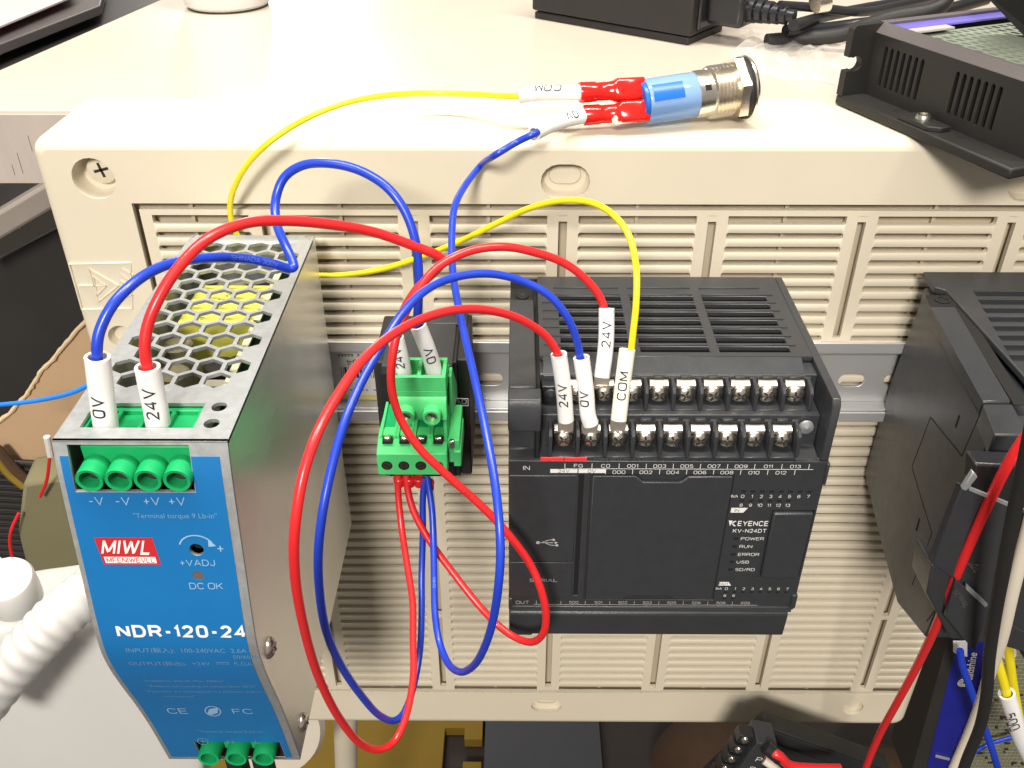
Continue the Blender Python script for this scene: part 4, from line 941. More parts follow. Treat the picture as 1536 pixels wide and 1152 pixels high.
for i in range(9):
    a = -.25+.75*i/8
    for x in (1.0, 11.5): vs.append(tuple(a0+ax*x+(nf*math.cos(a)-nz*math.sin(a))*7.42))
for i in range(8): fs.append((2*i, 2*i+1, 2*i+3, 2*i+2))
b.add(vs, fs); b.build('window', 'bluesol', sw)
b = MB(); b.lathe([(0, 17), (7.5, 17), (7.6, 17.5), (7.6, 22), (7.9, 22.3)]+[(7.5 if k % 2 else 8.6, 22.6+k*.66) for k in range(13)]+[(7.8, 31.2), (0, 31.3)], 36, mx); b.mi = 1
b.box(18.6, 20.6, -.9, .9, 7.4, 7.75, Matrix.Translation(a0) @ basis(ax, nf.cross(ax), nf).to_4x4()); b.build('threaded_barrel', ['nickel', 'cavity'], sw, smooth=25)
b = MB(); hexo = [(10.6*math.cos(PI/3*k+.4), 10.6*math.sin(PI/3*k+.4)) for k in range(6)]; mh = mx @ Matrix.Translation((0, 0, 30.2))
b.plate(hexo, [circ(0, 0, 7.6, 24)], 0, 3.2, 'xy', mh); b.build('hexagon_nut', 'nickel', sw, bevel=.5)
b = MB(); b.lathe([(7.4, 33.3), (9.8, 33.5), (10.0, 33.9), (9.8, 35.0), (7.4, 35.1)], 40, mx); b.build('rubber_ring', 'blackm', sw)
b = MB(); b.lathe([(0, 35.0), (10.3, 35.0), (10.4, 35.5), (9.8, 36.4), (7.5, 36.8), (0, 36.8)], 40, mx); b.build('bezel', 'nickel', sw)
def tab(off, l=9.5, hole=True):
    bb = MB(); oo = a0+off; mm = Matrix.Translation(oo) @ basis(-ax, nz, ax.cross(nz)*1).to_4x4()
    out = [(0, -1.5), (l-1, -1.5), (l, -.6), (l, .6), (l-1, 1.5), (0, 1.5)]
    bb.plate(out, [stadium(l-3.2, 0, 2.6, 1.0, 5)] if hole else [], -.25, .25, 'xy', mm); return bb
tab(nz*5.0+nf*2.0, 12.5).build('solder_tab', 'tin', sw, bevel=.1)
tab(nz*4.4-nf*2.5, 10).build('solder_tab', 'tin', sw, bevel=.1)

# ================================================================= wires
def fdir(p): return (CAM-Vector(p)).normalized()
def tube_text(path, r, text, s0, size, turn, m, parent, name='wire_print', off=.05):
    P2_, T, A = frames(path)
    V, F = text2d(text, size, 'L', .009 if size > 3 else 0); V, F = cut2d(V, F, .45)
    acc = [0]
    for i in range(1, len(P2_)): acc.append(acc[-1]+(P2_[i]-P2_[i-1]).length)
    tot = acc[-1]; vs = []
    for u, v in V:
        s_ = min(max(s0+u, 0), tot-.01); i = max(j for j in range(len(acc)) if acc[j] <= s_); i = min(i, len(acc)-2); f = (s_-acc[i])/max(1e-6, acc[i+1]-acc[i])
        p = P2_[i].lerp(P2_[i+1], f); t = T[i].lerp(T[i+1], f).normalized(); F0 = fdir(p); F0 = (F0-t*F0.dot(t)).normalized(); U = F0.cross(t); a = v/r+turn
        vs.append(p+(F0*math.cos(a)+U*math.sin(a))*(r+off))
    tb_ = MB(); tb_.add(vs, F); tb_.build(name, m, parent, smooth=0)
def sleeve(path, r, wire, m='sleeve', text='24V', s0=4, size=3.6, turn=0, flare=False, ri=None):
    P = spline(path, 8); ri = ri or r-.55
    P2_, T, A = frames(P); mb = MB(); n = 20; vs = []; fs = []
    prof = [(0, r-.12), (.0, r)]
    for (kk, rad) in ((0, ri), (0, r-.08)): pass
    rings = [(0, r*0+ri, .35), (0, r-.12, 0)]+[(i, r, 0) for i in range(len(P2_))]+[(len(P2_)-1, ri, 0)]+[(i, ri, 0) for i in range(len(P2_)-1, -1, -1)]
    rings = rings[1:]
    for i, rad, _ in rings:
        a = A[i]; c_ = T[i].cross(a)
        fl_ = 1
        for k in range(n): q = 2*PI*k/n; vs.append(P2_[i]+(a*math.cos(q)+c_*math.sin(q))*rad)
    for j in range(len(rings)):
        j2 = (j+1) % len(rings)
        for k in range(n): fs.append((j*n+k, j*n+(k+1) % n, j2*n+(k+1) % n, j2*n+k))
    mb.add(vs, fs); o = mb.build('marker_sleeve', m, wire)
    if text: tube_text(P2_, r, text, s0, size, turn, 'blackink', o, 'sleeve_print')
    return o
WP = {}; t_path = {}
def wire_mark(t, px, text, size, m, turn=0):
    'fine print on the insulation, starting nearest to a seen point'
    path, r = t_path[t.name]; best = min(range(len(path)), key=lambda i: (path[i]-Vector(px)).length); d = sum((path[i+1]-path[i]).length for i in range(best))
    tube_text(path, r, text, d, size, turn, m, t, off=.03)
def wire(label, m, pts, r, k=8):
    P = [at(q[0], q[1], y=q[2]) if len(q) == 3 else at(q[0], q[1], z=q[3]) for q in pts]
    q = P[0]; t = thing('wire', label, 'wire', tuple(q))
    L = spline(P, k); rw = random.Random(len(label)); ph = [rw.uniform(0, 6) for _ in range(6)]; n_ = len(L)
    for i in range(n_):
        e = min(1, i/12, (n_-1-i)/12); L[i] = L[i]+Vector((math.sin(i*.16+ph[0])+.4*math.sin(i*.29+ph[1]), math.sin(i*.14+ph[2]), math.sin(i*.17+ph[4])+.4*math.sin(i*.31+ph[5])))*(.10 if r > 1 else .03)*e
    b = MB(); b.tube(L, r, 14); b.build('insulation', m, t); WP[label[:12]+str(len(WP))] = 1; t_path[t.name] = (L, r); return t
def A_(*l): return [at(u, v, y=y) for u, v, y in l]
def ferrule(p, q, wire_, m='tin', r=1.1): b = MB(); b.tube([p, q], r, 10); b.build('ferrule', m, wire_)
# red, power supply to module
w1 = wire('red wire arching from the power supply over to the upper green connector', 'red', [(240, 636, -113.6), (226, 575, -113), (217, 530, -112), (221, 495, -110), (235, 455, -107), (262, 408, -102), (308, 360, -95), (365, 336, -87), (430, 332, -79), (500, 337, -71), (565, 349, -64), (622, 369, -60), (655, 383, -58.5), (664, 392, -58), (655, 404, -59), (632, 425, -62), (608, 460, -64), (597, 500, -65), (604, 560, -64)], 1.36)
p = Vector((-98.4, -113.7, -31)); q = at(221, 550, y=-112.6)
sleeve([p, p.lerp(q, .35)+Vector((.1, 0, 0)), p.lerp(q, .7), q], 2.95, w1, s0=4.0, size=4.4, turn=.35, ri=2.2)
p = at(607, 566, y=-64.4); q = at(593, 506, y=-65.6); sleeve([p, p.lerp(q, .5)+Vector((.2, 0, 0)), q], 2.45, w1, s0=5, size=3.9, turn=.3, ri=1.9)
# blue, power supply to module
w2 = wire('blue wire with a sharp kink above the honeycomb top of the power supply', 'blue', [(158, 634, -113.6), (150, 580, -113), (146, 520, -112), (152, 492, -110), (172, 452, -106), (205, 420, -100), (250, 398, -92), (305, 388, -84), (365, 388, -76), (412, 396, -70), (433, 402, -67.5), (441, 401, -67), (440, 394, -66), (429, 370, -62), (415, 335, -54), (413, 300, -48), (426, 268, -45), (455, 248, -45), (495, 245, -47), (540, 256, -49), (580, 281, -53), (608, 318, -56), (624, 362, -59), (628, 410, -61), (627, 450, -62), (627, 490, -63), (645, 555, -64)], 1.3)
p = Vector((-111.2, -113.8, -31)); q = at(146, 535, y=-112.4)
sleeve([p, p.lerp(q, .4)+Vector((-.1, 0, 0)), q], 2.95, w2, s0=4.5, text='0V', size=4.4, turn=.45, ri=2.2)
p = at(653, 566, y=-64.4); q = at(627, 488, y=-64); sleeve([p, p.lerp(q, .4)+Vector((.5, 0, 0)), q], 2.45, w2, text='0V', s0=6.2, size=4.0, ri=1.9)
# red A
wA = wire('red wire looping across the lower left corner of the controller', 'red', [(609, 712, -60), (612, 735, -62), (622, 770, -66), (645, 812, -71), (680, 860, -77), (720, 910, -84), (750, 940, -88), (775, 957, -92), (798, 963, -96), (814, 951, -98), (819, 925, -98), (812, 885, -97), (795, 845, -95), (765, 805, -94), (722, 760, -93), (672, 714, -92), (628, 670, -91), (600, 625, -89), (587, 580, -87), (588, 535, -85), (601, 485, -81), (626, 438, -76), (655, 402, -71), (700, 378, -66), (750, 371, -63), (800, 378, -60), (845, 393, -58), (880, 420, -58), (903, 453, -59), (910, 500, -62)], 1.18)
p = at(903, 566, y=-69.5); q = at(910, 462, y=-60); sleeve([p, p.lerp(q, .5)+Vector((.5, 0, 0)), q], 2.3, wA, s0=8.8, size=3.9, ri=1.75)
# red B
wB = wire('red wire forming the widest, lowest loop right of the power supply', 'red', [(597, 712, -60), (597, 740, -62), (602, 790, -68), (610, 840, -76), (619, 900, -86), (619, 960, -96), (619, 1020, -106), (607, 1080, -116), (590, 1113, -122), (570, 1124, -126), (543, 1117, -130), (510, 1080, -136), (478, 1015, -144), (455, 935, -152), (443, 860, -156), (442, 790, -156), (452, 720, -152), (472, 660, -146), (505, 597, -136), (545, 540, -124), (590, 500, -112), (640, 475, -101), (695, 464, -92), (745, 468, -85), (788, 483, -80), (820, 505, -77.5), (838, 535, -77), (846, 575, -77)], 1.12)
p = at(849, 630, y=-78.6); q = at(838, 531, y=-77); sleeve([p, p.lerp(q, .5)+Vector((.3, 0, 0)), q], 2.3, wB, s0=5.5, size=3.9, turn=.2, ri=1.75)
# blue C
wC = wire('blue wire looping just inside the widest red loop', 'blue', [(637, 716, -60), (634, 750, -63), (634, 800, -68), (633, 860, -75), (633, 920, -84), (629, 980, -94), (617, 1040, -106), (604, 1072, -112), (592, 1081, -115), (572, 1074, -119), (545, 1047, -125), (512, 1000, -132), (489, 945, -138), (480, 890, -140), (478, 830, -140), (484, 765, -137), (497, 700, -131), (515, 640, -124), (540, 580, -115), (570, 523, -106), (605, 467, -96), (640, 434, -88), (680, 417, -81), (730, 411, -76), (780, 420, -73), (820, 440, -73), (848, 472, -74), (865, 510, -75), (874, 560, -76)], 1.08)
p = at(886, 636, y=-79); q = at(872, 536, y=-76); sleeve([p, p.lerp(q, .15)+Vector((-.4, 0, 0)), p.lerp(q, .5), q], 2.3, wC, text='0V', s0=6.8, size=3.8, turn=.35, ri=1.75)
# blue D
wD = wire('blue wire hanging from the push button switch down past the left of the controller', 'blue', [(807, 197.4, 0, 8.35), (798, 202, 0, 7.9), (774, 214, 0, 5.2), (746, 231, 0, 3.0), (720, 250, -4), (697, 278, -15), (682, 310, -28), (678, 350, -38), (679, 400, -50), (686, 450, -63), (698, 510, -78), (712, 570, -92), (727, 635, -105), (739, 700, -116), (747, 760, -124), (750, 820, -130), (747, 880, -133), (739, 935, -132), (725, 975, -128), (708, 1000, -122), (690, 1008, -116), (672, 996, -108), (660, 965, -100), (653, 920, -92), (651, 870, -83), (650, 820, -75), (648, 770, -68), (644, 735, -63), (641, 716, -60)], 1.1)
# yellow
wY = wire('thin yellow wire from the push button switch to the COM marker', 'yellow', [(800, 141, 0, 13), (777, 144, 0, 12.5), (755, 144, 0, 11.6), (720, 142, 0, 10), (650, 140, 0, 9), (580, 143, 0, 11), (520, 154, 0, 11), (465, 175, 0, 9), (415, 205, -12), (378, 238, -12), (354, 275, -10), (345, 310, -6.5), (352, 345, -4.4), (375, 380, -3.8), (415, 404, -3.8), (465, 412, -4), (520, 412, -5), (575, 403, -6), (630, 386, -8), (690, 362, -11), (745, 335, -16), (795, 312, -23), (845, 301, -31), (890, 305, -39), (923, 325, -47), (944, 355, -54), (954, 400, -61), (954, 455, -66), (949, 505, -69), (943, 560, -71)], .98)
p = at(928, 630, y=-78.6); q = at(941, 524, y=-71); sleeve([p, p.lerp(q, .5)+Vector((-.1, 0, 0)), q], 2.3, wY, m='cream', text='COM', s0=6.3, size=3.7, ri=1.6)
wire_mark(w2, at(345, 388, y=-79), 'SHINADA 300V', 1.9, 'teal', .1)
wire_mark(wA, at(705, 742, y=-93), '105', 1.5, 'blackink'); wire_mark(wB, at(606, 815, y=-74), '300V', 1.5, 'blackink'); wire_mark(wD, at(651, 885, y=-85), 'SHIN', 1.5, 'teal')
# bare ends at the terminals
for (u, v, y), wr in (((849, 632, -78.6), wB), ((886, 636, -79), wC), ((928, 631, -78.6), wY), ((903, 568, -69.5), wA)):
    b = MB(); p = at(u, v, y=y); b.plate([(-2.2, .3), (-2.3, -3.5), (-1.2, -4.4), (1.2, -4.4), (2.3, -3.5), (2.2, 1.2)], (), -.35, .35, 'xz', Matrix.Translation(p+Vector((0, .6, 0)))); b.build('fork_lug', 'tin', wr, bevel=.1)
# connectors of the switch
def spade(tail, head, wr, r=3.2):
    d = (head-tail); L = d.length; b = MB()
    yv = nf; zv = d.normalized().cross(yv).normalized(); yv = zv.cross(d.normalized()); mm = Matrix((d.normalized(), zv, yv)).transposed().to_4x4(); mm = Matrix.Translation(tail) @ mm
    secs = [(0, 3.1, 2.9), (.4, 3.3, 3.1), (5.2, 3.2, 3.0), (6.0, 2.9, 2.3), (7.5, 3.0, 2.1), (10.2, 3.0, 2.2), (11.2, 3.3, 2.9), (12.4, 3.6, 3.2), (L-.3, 3.6, 3.2), (L, 3.4, 3.0)]
    vs = []; fs = []; n = 20
    for x, wy, wz in secs:
        for k in range(n):
            a = 2*PI*k/n; c_, s_ = math.cos(a), math.sin(a); e = 1 if x < 12 else .45
            vs.append((x, wy*math.copysign(abs(c_)**e, c_), wz*math.copysign(abs(s_)**e, s_)))
    for j in range(len(secs)-1):
        for k in range(n): fs.append((j*n+k, j*n+(k+1) % n, (j+1)*n+(k+1) % n, (j+1)*n+k))
    fs += [tuple(range(n)), tuple((len(secs)-1)*n+k for k in range(n))]
    b.add(vs, fs, mm); b.build('spade_connector', 'redglass', wr)
    b = MB(); b.box(4, L-.5, -2.6, 2.6, -.5, .5, mm); b.box(3, 11, -1.4, 1.4, -1.2, 1.2, mm); b.build('spade_terminal', 'tin', wr, bevel=.3)
h1 = a0+ax*.2-nz*4.0+nf*.5; h2 = a0+ax*.4+nz*3.4+nf*1.2
T1 = h1-ax*24; T1 = at(869, 139, z=h1.z+.3); T2 = at(875, 173, z=h2.z-.6)
spade(T1, h1, wY); spade(T2, h2, wD)
q = at(869, 139, z=T1.z)+(h1-T1).normalized()*1.5
sleeve([q, at(845, 139, z=T1.z), at(805, 140, z=T1.z-.8), at(777, 144, z=T1.z-1.4)], 2.45, wY, text='COM', s0=7.0, size=3.9, turn=-.75, ri=1.6)
q = T2+(h2-T2).normalized()*1.5
sleeve([q, at(852, 179, z=T2.z+.1), at(825, 188, z=T2.z+.1), at(801, 200, z=T2.z+.2)], 2.4, wD, text='0V', s0=5.2, size=3.9, turn=-.5, ri=1.6)
# short collars below the module
for u, v, wr in ((598, 716, wB), (614, 716, wA), (628, 716, wC), (643, 722, wD)):
    b = MB(); p = at(u, v, y=-60); b.lathe([(1.7, 0), (1.9, .3), (1.5, 3.4), (0, 3.5)], 14, Matrix.Translation(p) @ Matrix.Rotation(PI, 4, 'X')); b.build('ferrule_collar', 'red', wr)

# ================================================================= black vented housing on the panel, top right
Uv, Wv = Vector((.393, -.92, 0)), Vector((.92, .393, 0))
hs_ = thing('vented_housing', 'black metal tray with slotted side, resting on the top right of the beige panel', 'metal housing', (101, 36, 1.5), mx=basis(Uv, Wv, Vector((0, 0, 1))))
b = MB(); b.box(0, 78, 0, 13, .2, 3.6); b.build('flange', 'blackm', hs_, bevel=.7)
b = MB(); b.box(0, 78, 13, 90, .2, 2.6); b.build('tray_floor', 'blackm', hs_)
def slotrow(u0, n, st): return [stadium(u0+k*st, 14.2, 1.5, 13.6, 5) for k in range(n)]
b = MB()
ue = [2.8]+[9.3+k*2.85-1.425 for k in range(8)]+[41.6+k*2.85-1.425 for k in range(8)]+[78]
for k in range(len(ue)-1):
    hole = [stadium((ue[k]+ue[k+1])/2, 14.2, 1.5, 13.6, 5)] if 0 < k < 8 or 8 < k < 16 else []
    b.plate(rect(ue[k], ue[k+1], 3.4, 24.2), hole, 9.6, 11.4, 'xz')
b.build('slotted_wall', 'blackm', hs_)
b = MB(); b.box(3, 77.5, 12.6, 13, 3.4, 24); b.build('wall_lining', 'cavity', hs_)
b = MB(); b.plate([(9.6, 24.2), (12.2, 27.2), (13.6, 27.2), (13.6, 25.6), (11.4, 23.8)], (), 0.2, 78, 'yz'); b.build('chamfered_rim', 'darkgrey', hs_, bevel=.2)
ko = [(0, 3.6), (0, 12.2), (2.2, 12.2)]+[(3.6+2.5*math.cos(PI+.9+(2*PI-1.8)*k/10), 14.4+2.5*math.sin(PI+.9+(2*PI-1.8)*k/10)) for k in range(11)]+[(2.2, 16.6), (0, 16.8), (0, 26.2), (1, 27.2), (13, 27.2), (13, 3.6)]
b = MB(); b.plate(ko, (), 0, 2.8, 'yz'); b.build('end_plate', 'blackm', hs_, bevel=.35)
b = MB(); b.box(0, 2.8, 13, 90, 2.6, 27.3); b.build('rear_wall', 'darkgrey', hs_, bevel=.3)
b = MB(); b.box(3, 78, 13.7, 90, 10, 21); b.build('inner_tray', 'blackm', hs_)
b = MB(); b.box(2.9, 9.0, 13.8, 90, 25.6, 26.2); b.build('violet_strip', 'violet', hs_)  # glossy violet strip along the rear rim
b = MB(); b.box(9.0, 13.2, 13.8, 34, 25.4, 26.0); b.build('pale_strip', 'pink', hs_)
b = MB(); hh = []
for i in range(13):
    for j in range(20):
        u0 = 11+i*4.4; w0 = 17.5+j*3.5+(1.75 if i % 2 else 0)
        if j > 3 or i > 0: hh.append([(u0, w0), (u0+2.9, w0+.5), (u0+2.9, w0+2.5), (u0, w0+2.0)])
b.plate(rect(9.2, 70, 15.5, 90), hh, 23.2, 24, 'xy'); b.build('grille', 'mesh', hs_)
b = MB(); b.box(9, 70, 15, 90, 21, 21.4); b.build('grille_base', 'cavity', hs_)
b = MB(); b.box(13.2, 76, 13.7, 15.6, 21, 25); b.build('inner_wall', 'pcb', hs_)
b = MB(); b.plate([(30, .8), (43, .8), (46, 4), (46, 8), (30, 8)], [circ(36.5, 5, 1.3, 14)], 3.6, 5.2, 'xy'); b.build('mounting_tab', 'blackm', hs_, bevel=.3)
b = MB(); b.lathe([(2.6, 5.2), (2.6, 5.8), (2.1, 6.6), (1.2, 6.9), (1.1, 6.1), (0, 6.1)], 22, Matrix.Translation((36.5, 5, 0))); b.build('cap_screw', 'nickel', hs_)
for u in (22.5, 51): b = MB(); b.lathe([(0, 3.62), (1.5, 3.62), (1.5, 3.7), (0, 3.7)], 18, Matrix.Translation((u, 7.5, 0))); b.build('flange_hole', 'cavity', hs_)
o = thing('leaning_panel', 'dark panel corner with a green edge, leaning in at the upper right corner', 'panel', tuple(at(1530, 10, y=40)))
slab('board', 'blackm', [at(1478, -6, y=30), at(1500, -10, y=30), at(1560, 40, y=30), at(1560, 80, y=30)], (3, 4, 0), o, .3)
slab('added_shade_board', 'blackm', [at(1480, -8, y=30), at(1562, 60, y=30), Vector((250, -10, 150)), Vector((112, -20, 150)), Vector((112, -20, 135))], (3, 4, 0), o, .3)  # added extension above the view, shades the right side of the louvred panel
slab('green_edge', 'pcb', [at(1502, -10, y=29), at(1560, -10, y=29), at(1560, 36, y=29)], (0, 1, 0), o)

# ================================================================= power adapter, leads and film
d1 = Vector((-.795, .606, 0)); d2 = Vector((.79, .612, 0))
ad = thing('power_adapter', 'black power adapter brick with a plug in its end, at the top of the desk', 'power adapter', (64.3, 131.5, -3), mx=basis(d1, Vector((-d1.y, d1.x, 0))*-1, Vector((0, 0, 1))))
b = MB(); b.box(1.2, 86, 1.2, 34, 0, 3.4); b.build('base_half', 'blackm', ad, bevel=.6)
b = MB(); b.box(0, 87, 0, 35, 3.9, 34); b.build('upper_half', 'blackm', ad, bevel=1.2)
b = MB(); b.box(-1.4, .2, 5, 30, 6, 27); b.build('socket_rim', 'blackg', ad, bevel=.8)
b = MB(); b.box(-19, -1.6, 9, 27, 8, 23); b.build('plug', 'blackg', ad, bevel=2.2)
b = MB()
for k in range(5): b.lathe([(5.4-.35*k, 0), (5.4-.35*k, 2.4)], 20, axis((-19-3.6*k, 18, 15), (-1, 0, 0)))
b.lathe([(3.4, 0), (2.6, 20)], 16, axis((-19, 18, 15), (-1, 0, 0))); b.build('strain_relief', 'blackg', ad)
def lead(label, m, pts, r, name='cable', cat='cable', cap=None):
    P = [at(q[0], q[1], y=q[2]) if len(q) == 3 else at(q[0], q[1], z=q[3]) for q in pts]
    t = thing(name, label, cat, tuple(P[0])); b = MB(); b.tube(spline(P, 8), r, 14); b.build('sheath', m, t); return t
lead('black mains lead running right from the plug of the adapter', 'blackg', [(1190, 38, 0, 10), (1240, 24, 0, 7), (1300, 12, 0, 6), (1370, 0, 0, 6), (1450, -20, 0, 6)], 2.4)
lead('black lead with a glint lying above the crumpled film', 'blackg', [(1170, 8, 0, 16), (1230, 12, 0, 12), (1290, 18, 0, 9), (1350, 8, 0, 8), (1420, -8, 0, 8)], 2.0)
lead('black lead coiled behind the vented housing', 'blackg', [(1178, 46, 0, 5), (1225, 44, 0, 4), (1290, 36, 0, 5), (1340, 30, 0, 9), (1400, 20, 0, 12), (1480, -2, 0, 16)], 2.6)
lead('thick black lead rising behind the vented housing', 'blackm', [(1150, 62, 0, .5), (1200, 58, 0, 1), (1260, 52, 0, 4), (1330, 28, 0, 12), (1410, 10, 0, 18), (1425, -20, 0, 24)], 3.2)
b = MB(); b.lathe([(0, 0), (4.4, 0), (5.2, 5), (3.5, 6), (0, 6)], 18, axis(at(1222, 4, z=20), (.9, .3, .2))); tag(b.build('metal_plug', 'nickel'), 'shiny metal plug just above the strain relief of the adapter plug', 'plug')
fm = MB(); rr = random.Random(11); nx, ny = 34, 16; p00 = Vector((96, 62, -3)); vs = []
for j in range(ny+1):
    for i in range(nx+1):
        x = 76+i*2.0+4*math.sin(j*.7)+j*1.2; y = 92+j*4.2-i*1.05+3*math.sin(i*.5)
        z = -2.4+abs(3.0*math.sin(i*.9+j*.35)*math.sin(j*.8+.3*i))+rr.uniform(0, 1.4)
        if i in (0, nx) or j in (0, ny): z = -2.6
        vs.append((x, y, z))
fm.add(vs, [(j*(nx+1)+i, j*(nx+1)+i+1, (j+1)*(nx+1)+i+1, (j+1)*(nx+1)+i) for j in range(ny) for i in range(nx)])
o = fm.build('plastic_film', 'film', smooth=60); tag(o, 'crumpled clear plastic film on the desk beneath the black leads', 'plastic film')

# ================================================================= lower right corner
dv = thing('drive_unit', 'deep blue faced drive unit with upright white lettering, at the lower right', 'drive unit', tuple(at(1420, 1150, y=20)))
slab('face', 'deepblue', [at(1438, 955, y=22), at(1492, 955, y=22), at(1496, 1170, y=22), at(1386, 1170, y=22)], (0, 4, 0), dv, .3)
slab('side', 'dark', [at(1424, 950, y=24), at(1440, 950, y=22), at(1388, 1175, y=22), at(1362, 1175, y=24)], (0, 30, 0), dv, .3)
slab('edge_strip', 'rail', [at(1404, 1133, y=21), at(1425, 1138, y=21), at(1424, 1141, y=21), at(1403, 1136, y=21)], (0, .6, 0), dv)
def pixel_print(name, m, items, u0, v0, y, uv_ex, uv_ez, parent, scale):
    'lettering laid on a vertical sheet: baseline direction given by a second seen point'
    o = at(u0, v0, y=y); ex = (at(*uv_ex, y=y)-o).normalized(); ez = (at(*uv_ez, y=y)-o).normalized(); b = MB()
    for s_, x, z, size, k in items: put_text(b, s_, size, lambda a, c_: tuple(o+ex*(x+a)+ez*(z+c_)), **k)
    return b.build(name, m, parent, smooth=0)
pixel_print('face_print', 'ink', [('eadshine', 0, 0, 6.2, dict(align='L', b=.02))], 1452, 1020, 21.6, (1463, 960), (1440, 1018), dv, 1)
pixel_print('trade_mark', 'ink', [('\u00ae', 0, 0, 3.2, {})], 1459, 969, 21.6, (1463, 940), (1440, 967), dv, 1)
b = MB(); p = at(1446, 1024, y=21.5); arc = [(p.x+3.3*math.cos(a), p.z+3.3*math.sin(a)) for a in [.6+4.9*k/20 for k in range(21)]]+[(p.x+.6+1.3*math.cos(a), p.z+1.3*math.sin(a)) for a in [5.5-4.9*k/20 for k in range(21)]]
b.plate(arc, (), 21.4, 21.7); b.build('emblem', 'ink', dv)
slab('paper_tag', 'paper', [at(1430, 962, y=12), at(1451, 962, y=12), at(1451, 985, y=12), at(1440, 984, y=12), at(1430, 978, y=12)], (0, .4, 0)); tag(bpy.data.objects['paper_tag'], 'small white tag just below the black controller at the lower right', 'tag')
bd = thing('circuit_board', 'grid patterned circuit board behind the yellow and blue wires, at the lower right corner', 'circuit board', tuple(at(1510, 1100, y=18)))
slab('board', 'olive', [at(1490, 955, y=18), at(1570, 955, y=18), at(1570, 1180, y=18), at(1452, 1180, y=18)], (0, 1.6, 0), bd)
b = MB(); p0 = at(1506, 962, y=17.8); p1 = at(1560, 1170, y=17.8)
x = p0.x
while x < p1.x: b.box(x, x+.35, 17.75, 17.95, p1.z, p0.z); x += 2.3
z = p1.z
while z < p0.z: b.box(p0.x, p1.x, 17.6, 17.8, z, z+.35); z += 2.9
b.build('grid_trace', 'mesh', bd)
o_ = b = MB(); rr = random.Random(5)
for k in range(90):
    x = rr.uniform(p0.x, p1.x); z = rr.uniform(p1.z, p0.z); w_ = rr.uniform(.8, 3); b.box(x, x+w_, 17.0-.004*k, 17.7, z, z+rr.uniform(.5, 1.4))
o = b.build('board_component', 'slot', bd); o['kind'] = 'stuff'
lead('red wire running down in front of the right hand controller to the bottom edge', 'red', [(1560, 630, -118), (1536, 658, -117), (1510, 700, -116), (1486, 748, -115), (1462, 800, -113), (1440, 850, -110), (1420, 900, -106), (1400, 948, -100), (1375, 1000, -92), (1345, 1055, -84), (1318, 1105, -76), (1298, 1155, -70), (1292, 1185, -68)], 1.35, 'wire', 'wire')
wc = lead('cream printed cable beside the black one at the right edge', 'ptfe', [(1560, 730, -122), (1538, 812, -120), (1519, 885, -118), (1503, 955, -114), (1484, 1012, -108), (1470, 1058, -102), (1452, 1105, -98), (1430, 1155, -96), (1420, 1180, -96)], 1.75)
lead('thick black cable crossing the lower right corner', 'blackm', [(1556, 600, -136), (1538, 690, -134), (1522, 765, -132), (1506, 850, -130), (1493, 920, -127), (1484, 985, -124), (1480, 1040, -121), (1470, 1090, -118), (1450, 1140, -116), (1440, 1170, -116)], 1.65)
lead('black cable at the right edge behind the cream one', 'blackm', [(1500, 880, -60), (1520, 940, -58), (1545, 985, -56), (1565, 1010, -56)], 2.2)
lead('bright blue wire in front of the drive unit at the lower right', 'blue', [(1440, 975, 2), (1444, 1000, 0), (1458, 1040, -4), (1478, 1095, -8), (1490, 1130, -10), (1500, 1165, -10)], 1.7, 'wire', 'wire')
lead('dim blue wire crossing behind, at the lower right corner', 'blue', [(1440, 1145, 8), (1475, 1120, 10), (1520, 1105, 12), (1560, 1095, 12)], 1.1, 'wire', 'wire')
y5 = lead('yellow wire carrying the 500 marker at the lower right corner', 'yellow', [(1492, 955, -40), (1495, 985, -40), (1506, 1025, -41), (1520, 1080, -42), (1540, 1130, -42), (1560, 1165, -42)], 1.9, 'wire', 'wire')
sleeve([at(1549, 1145, y=-42), at(1530, 1105, y=-42.5), at(1518, 1065, y=-42.5), at(1510, 1040, y=-42)], 3.4, y5, text='', s0=1, size=5, ri=2.4)
lead('yellow wire arching behind the 500 marker', 'yellow', [(1512, 960, -30), (1514, 985, -30), (1520, 1030, -29), (1530, 1080, -28), (1545, 1130, -28)], 2.0, 'wire', 'wire')
pixel_print('sleeve_print', 'blackink', [('500', 0, 0, 6.4, dict(align='L'))], 1514, 1072, -46.2, (1530, 1112), (1532, 1064), y5, 1)
b = MB(); b.tube([at(1510, 955, y=-28), at(1512, 980, y=-28)], 3.2, 16); tag(b.build('white_collar', 'sleeve'), 'white collar at the top of the rear yellow wire', 'collar')

# ================================================================= black fuse block below the panel
rz = R(-27)
ex = Vector((math.cos(rz), 0, math.sin(rz))); ez = Vector((-math.sin(rz), 0, math.cos(rz)))
c0 = at(1150, 1090, y=-34)
fb = thing('terminal_box', 'black box with angled terminals, letters and a red lead, poking up below the panel', 'terminal box', tuple(c0), mx=basis(ex, Vector((0, 1, 0)), ez))
b = MB(); b.box(0, 70, 0, 9, -60, 0); b.build('box', 'blackm', fb, bevel=.6)
b = MB(); b.box(2, 66, -.6, .2, -6.5, -1.2); b.box(2, 66, -.8, .2, -60, -8.5); b.build('raised_lip', 'blackg', fb, bevel=.3)
b = MB(); b.box(-3, 2.2, -1.4, .3, -20, -1.5); b.build('end_strip', 'blackg', fb, bevel=.3)
b = MB(); b.lathe([(.5, 0), (.3, .5), (0, .6)], 10, axis((2.2, -1.4, -5.5), (0, -1, 0))); b.build('rivet', 'ink', fb)
b = MB()
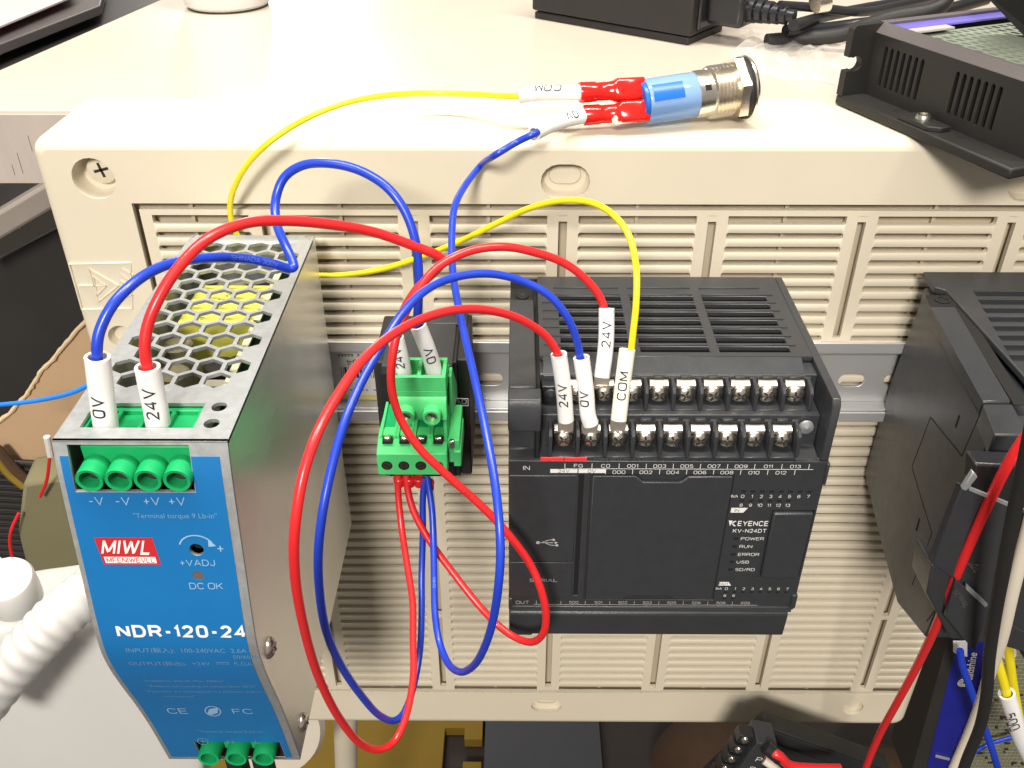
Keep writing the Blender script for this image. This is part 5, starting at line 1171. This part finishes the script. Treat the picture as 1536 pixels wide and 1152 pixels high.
for s_, x, z in (('N', 2, -11), ('N', 26, -18)): put_text(b, s_, 4.2, lambda a, c_: (x+c_*-.5+a*.8, -1.5, z+a*.5+c_*.8))
b.build('box_print', 'inkgrey', fb)
c1 = at(1136, 1114, y=-46); rz = R(28-90)
fx = Vector((math.cos(rz), 0, math.sin(rz))); 
fx = (at(1090, 1180, y=-46)-c1).normalized(); fz = Vector((-fx.z, 0, fx.x)); fz = fz if fz.x > 0 else -fz
ts = thing('terminal_strip', 'black terminal strip marked P three times, at the bottom edge', 'terminal strip', tuple(c1), mx=basis(fx, Vector((0, 1, 0)) if fx.cross(Vector((0, 1, 0))).dot(fz) > 0 else Vector((0, 1, 0)), fz))
if True:
    sg = 1
    b = MB(); b.box(0, 40, 0, 12, 0, 9.6); b.build('strip_body', 'black', ts, bevel=.4)
    b = MB()
    for k in range(3):
        put_text(b, 'P', 4.4, lambda a, c_: (3.6+7.2*k-c_*1.0, -.15, 5.6+a*1.0))
    b.build('strip_print', 'ink', ts)
    for k in range(5):
        b = MB(); b.box(1+7.2*k, 6.2+7.2*k, 3, 9, -6.5, 0); b.build('terminal_barrier', 'blackg', ts, bevel=.4)
        b = MB(); b.lathe([(1.8, 0), (1.5, .8), (0, 1.1)], 14, axis((3.6+7.2*k, 3, -3.6), (0, -1, 0))); b.build('terminal_screw', 'nickel', ts)
rd = lead('red lead leaving the black terminal box at the bottom edge', 'red', [(1150, 1128, -50), (1166, 1132, -52), (1185, 1148, -53), (1215, 1152, -53), (1260, 1153, -52)], 2.1, 'wire', 'wire')
b = MB(); b.tube([at(1148, 1120, y=-49), at(1170, 1138, y=-52)], 3.0, 14); b.build('boot', 'blackg', rd)
gl = lead('pale grey lead end beside the red one at the bottom edge', 'ptfe', [(1146, 1140, -48), (1160, 1150, -50), (1175, 1165, -50)], 1.9, 'wire', 'wire')
# dim things on the floor
for (u, v, r_, m, lb) in ((1090, 1110, 60, 'brown', 'brown bundle on the floor left of the black terminal box'), (1340, 1150, 42, 'brown', 'brown cloth on the floor near the red wire')):
    p = at(u, v, z=-780); b = MB(); b.lathe([(0, -100), (r_*1.1, -100), (r_*1.3, -60), (r_, -20), (r_*.5, 0), (0, 4)], 22, Matrix.Translation(p)); o = b.build('bundle', m); tag(o, lb, 'bundle')
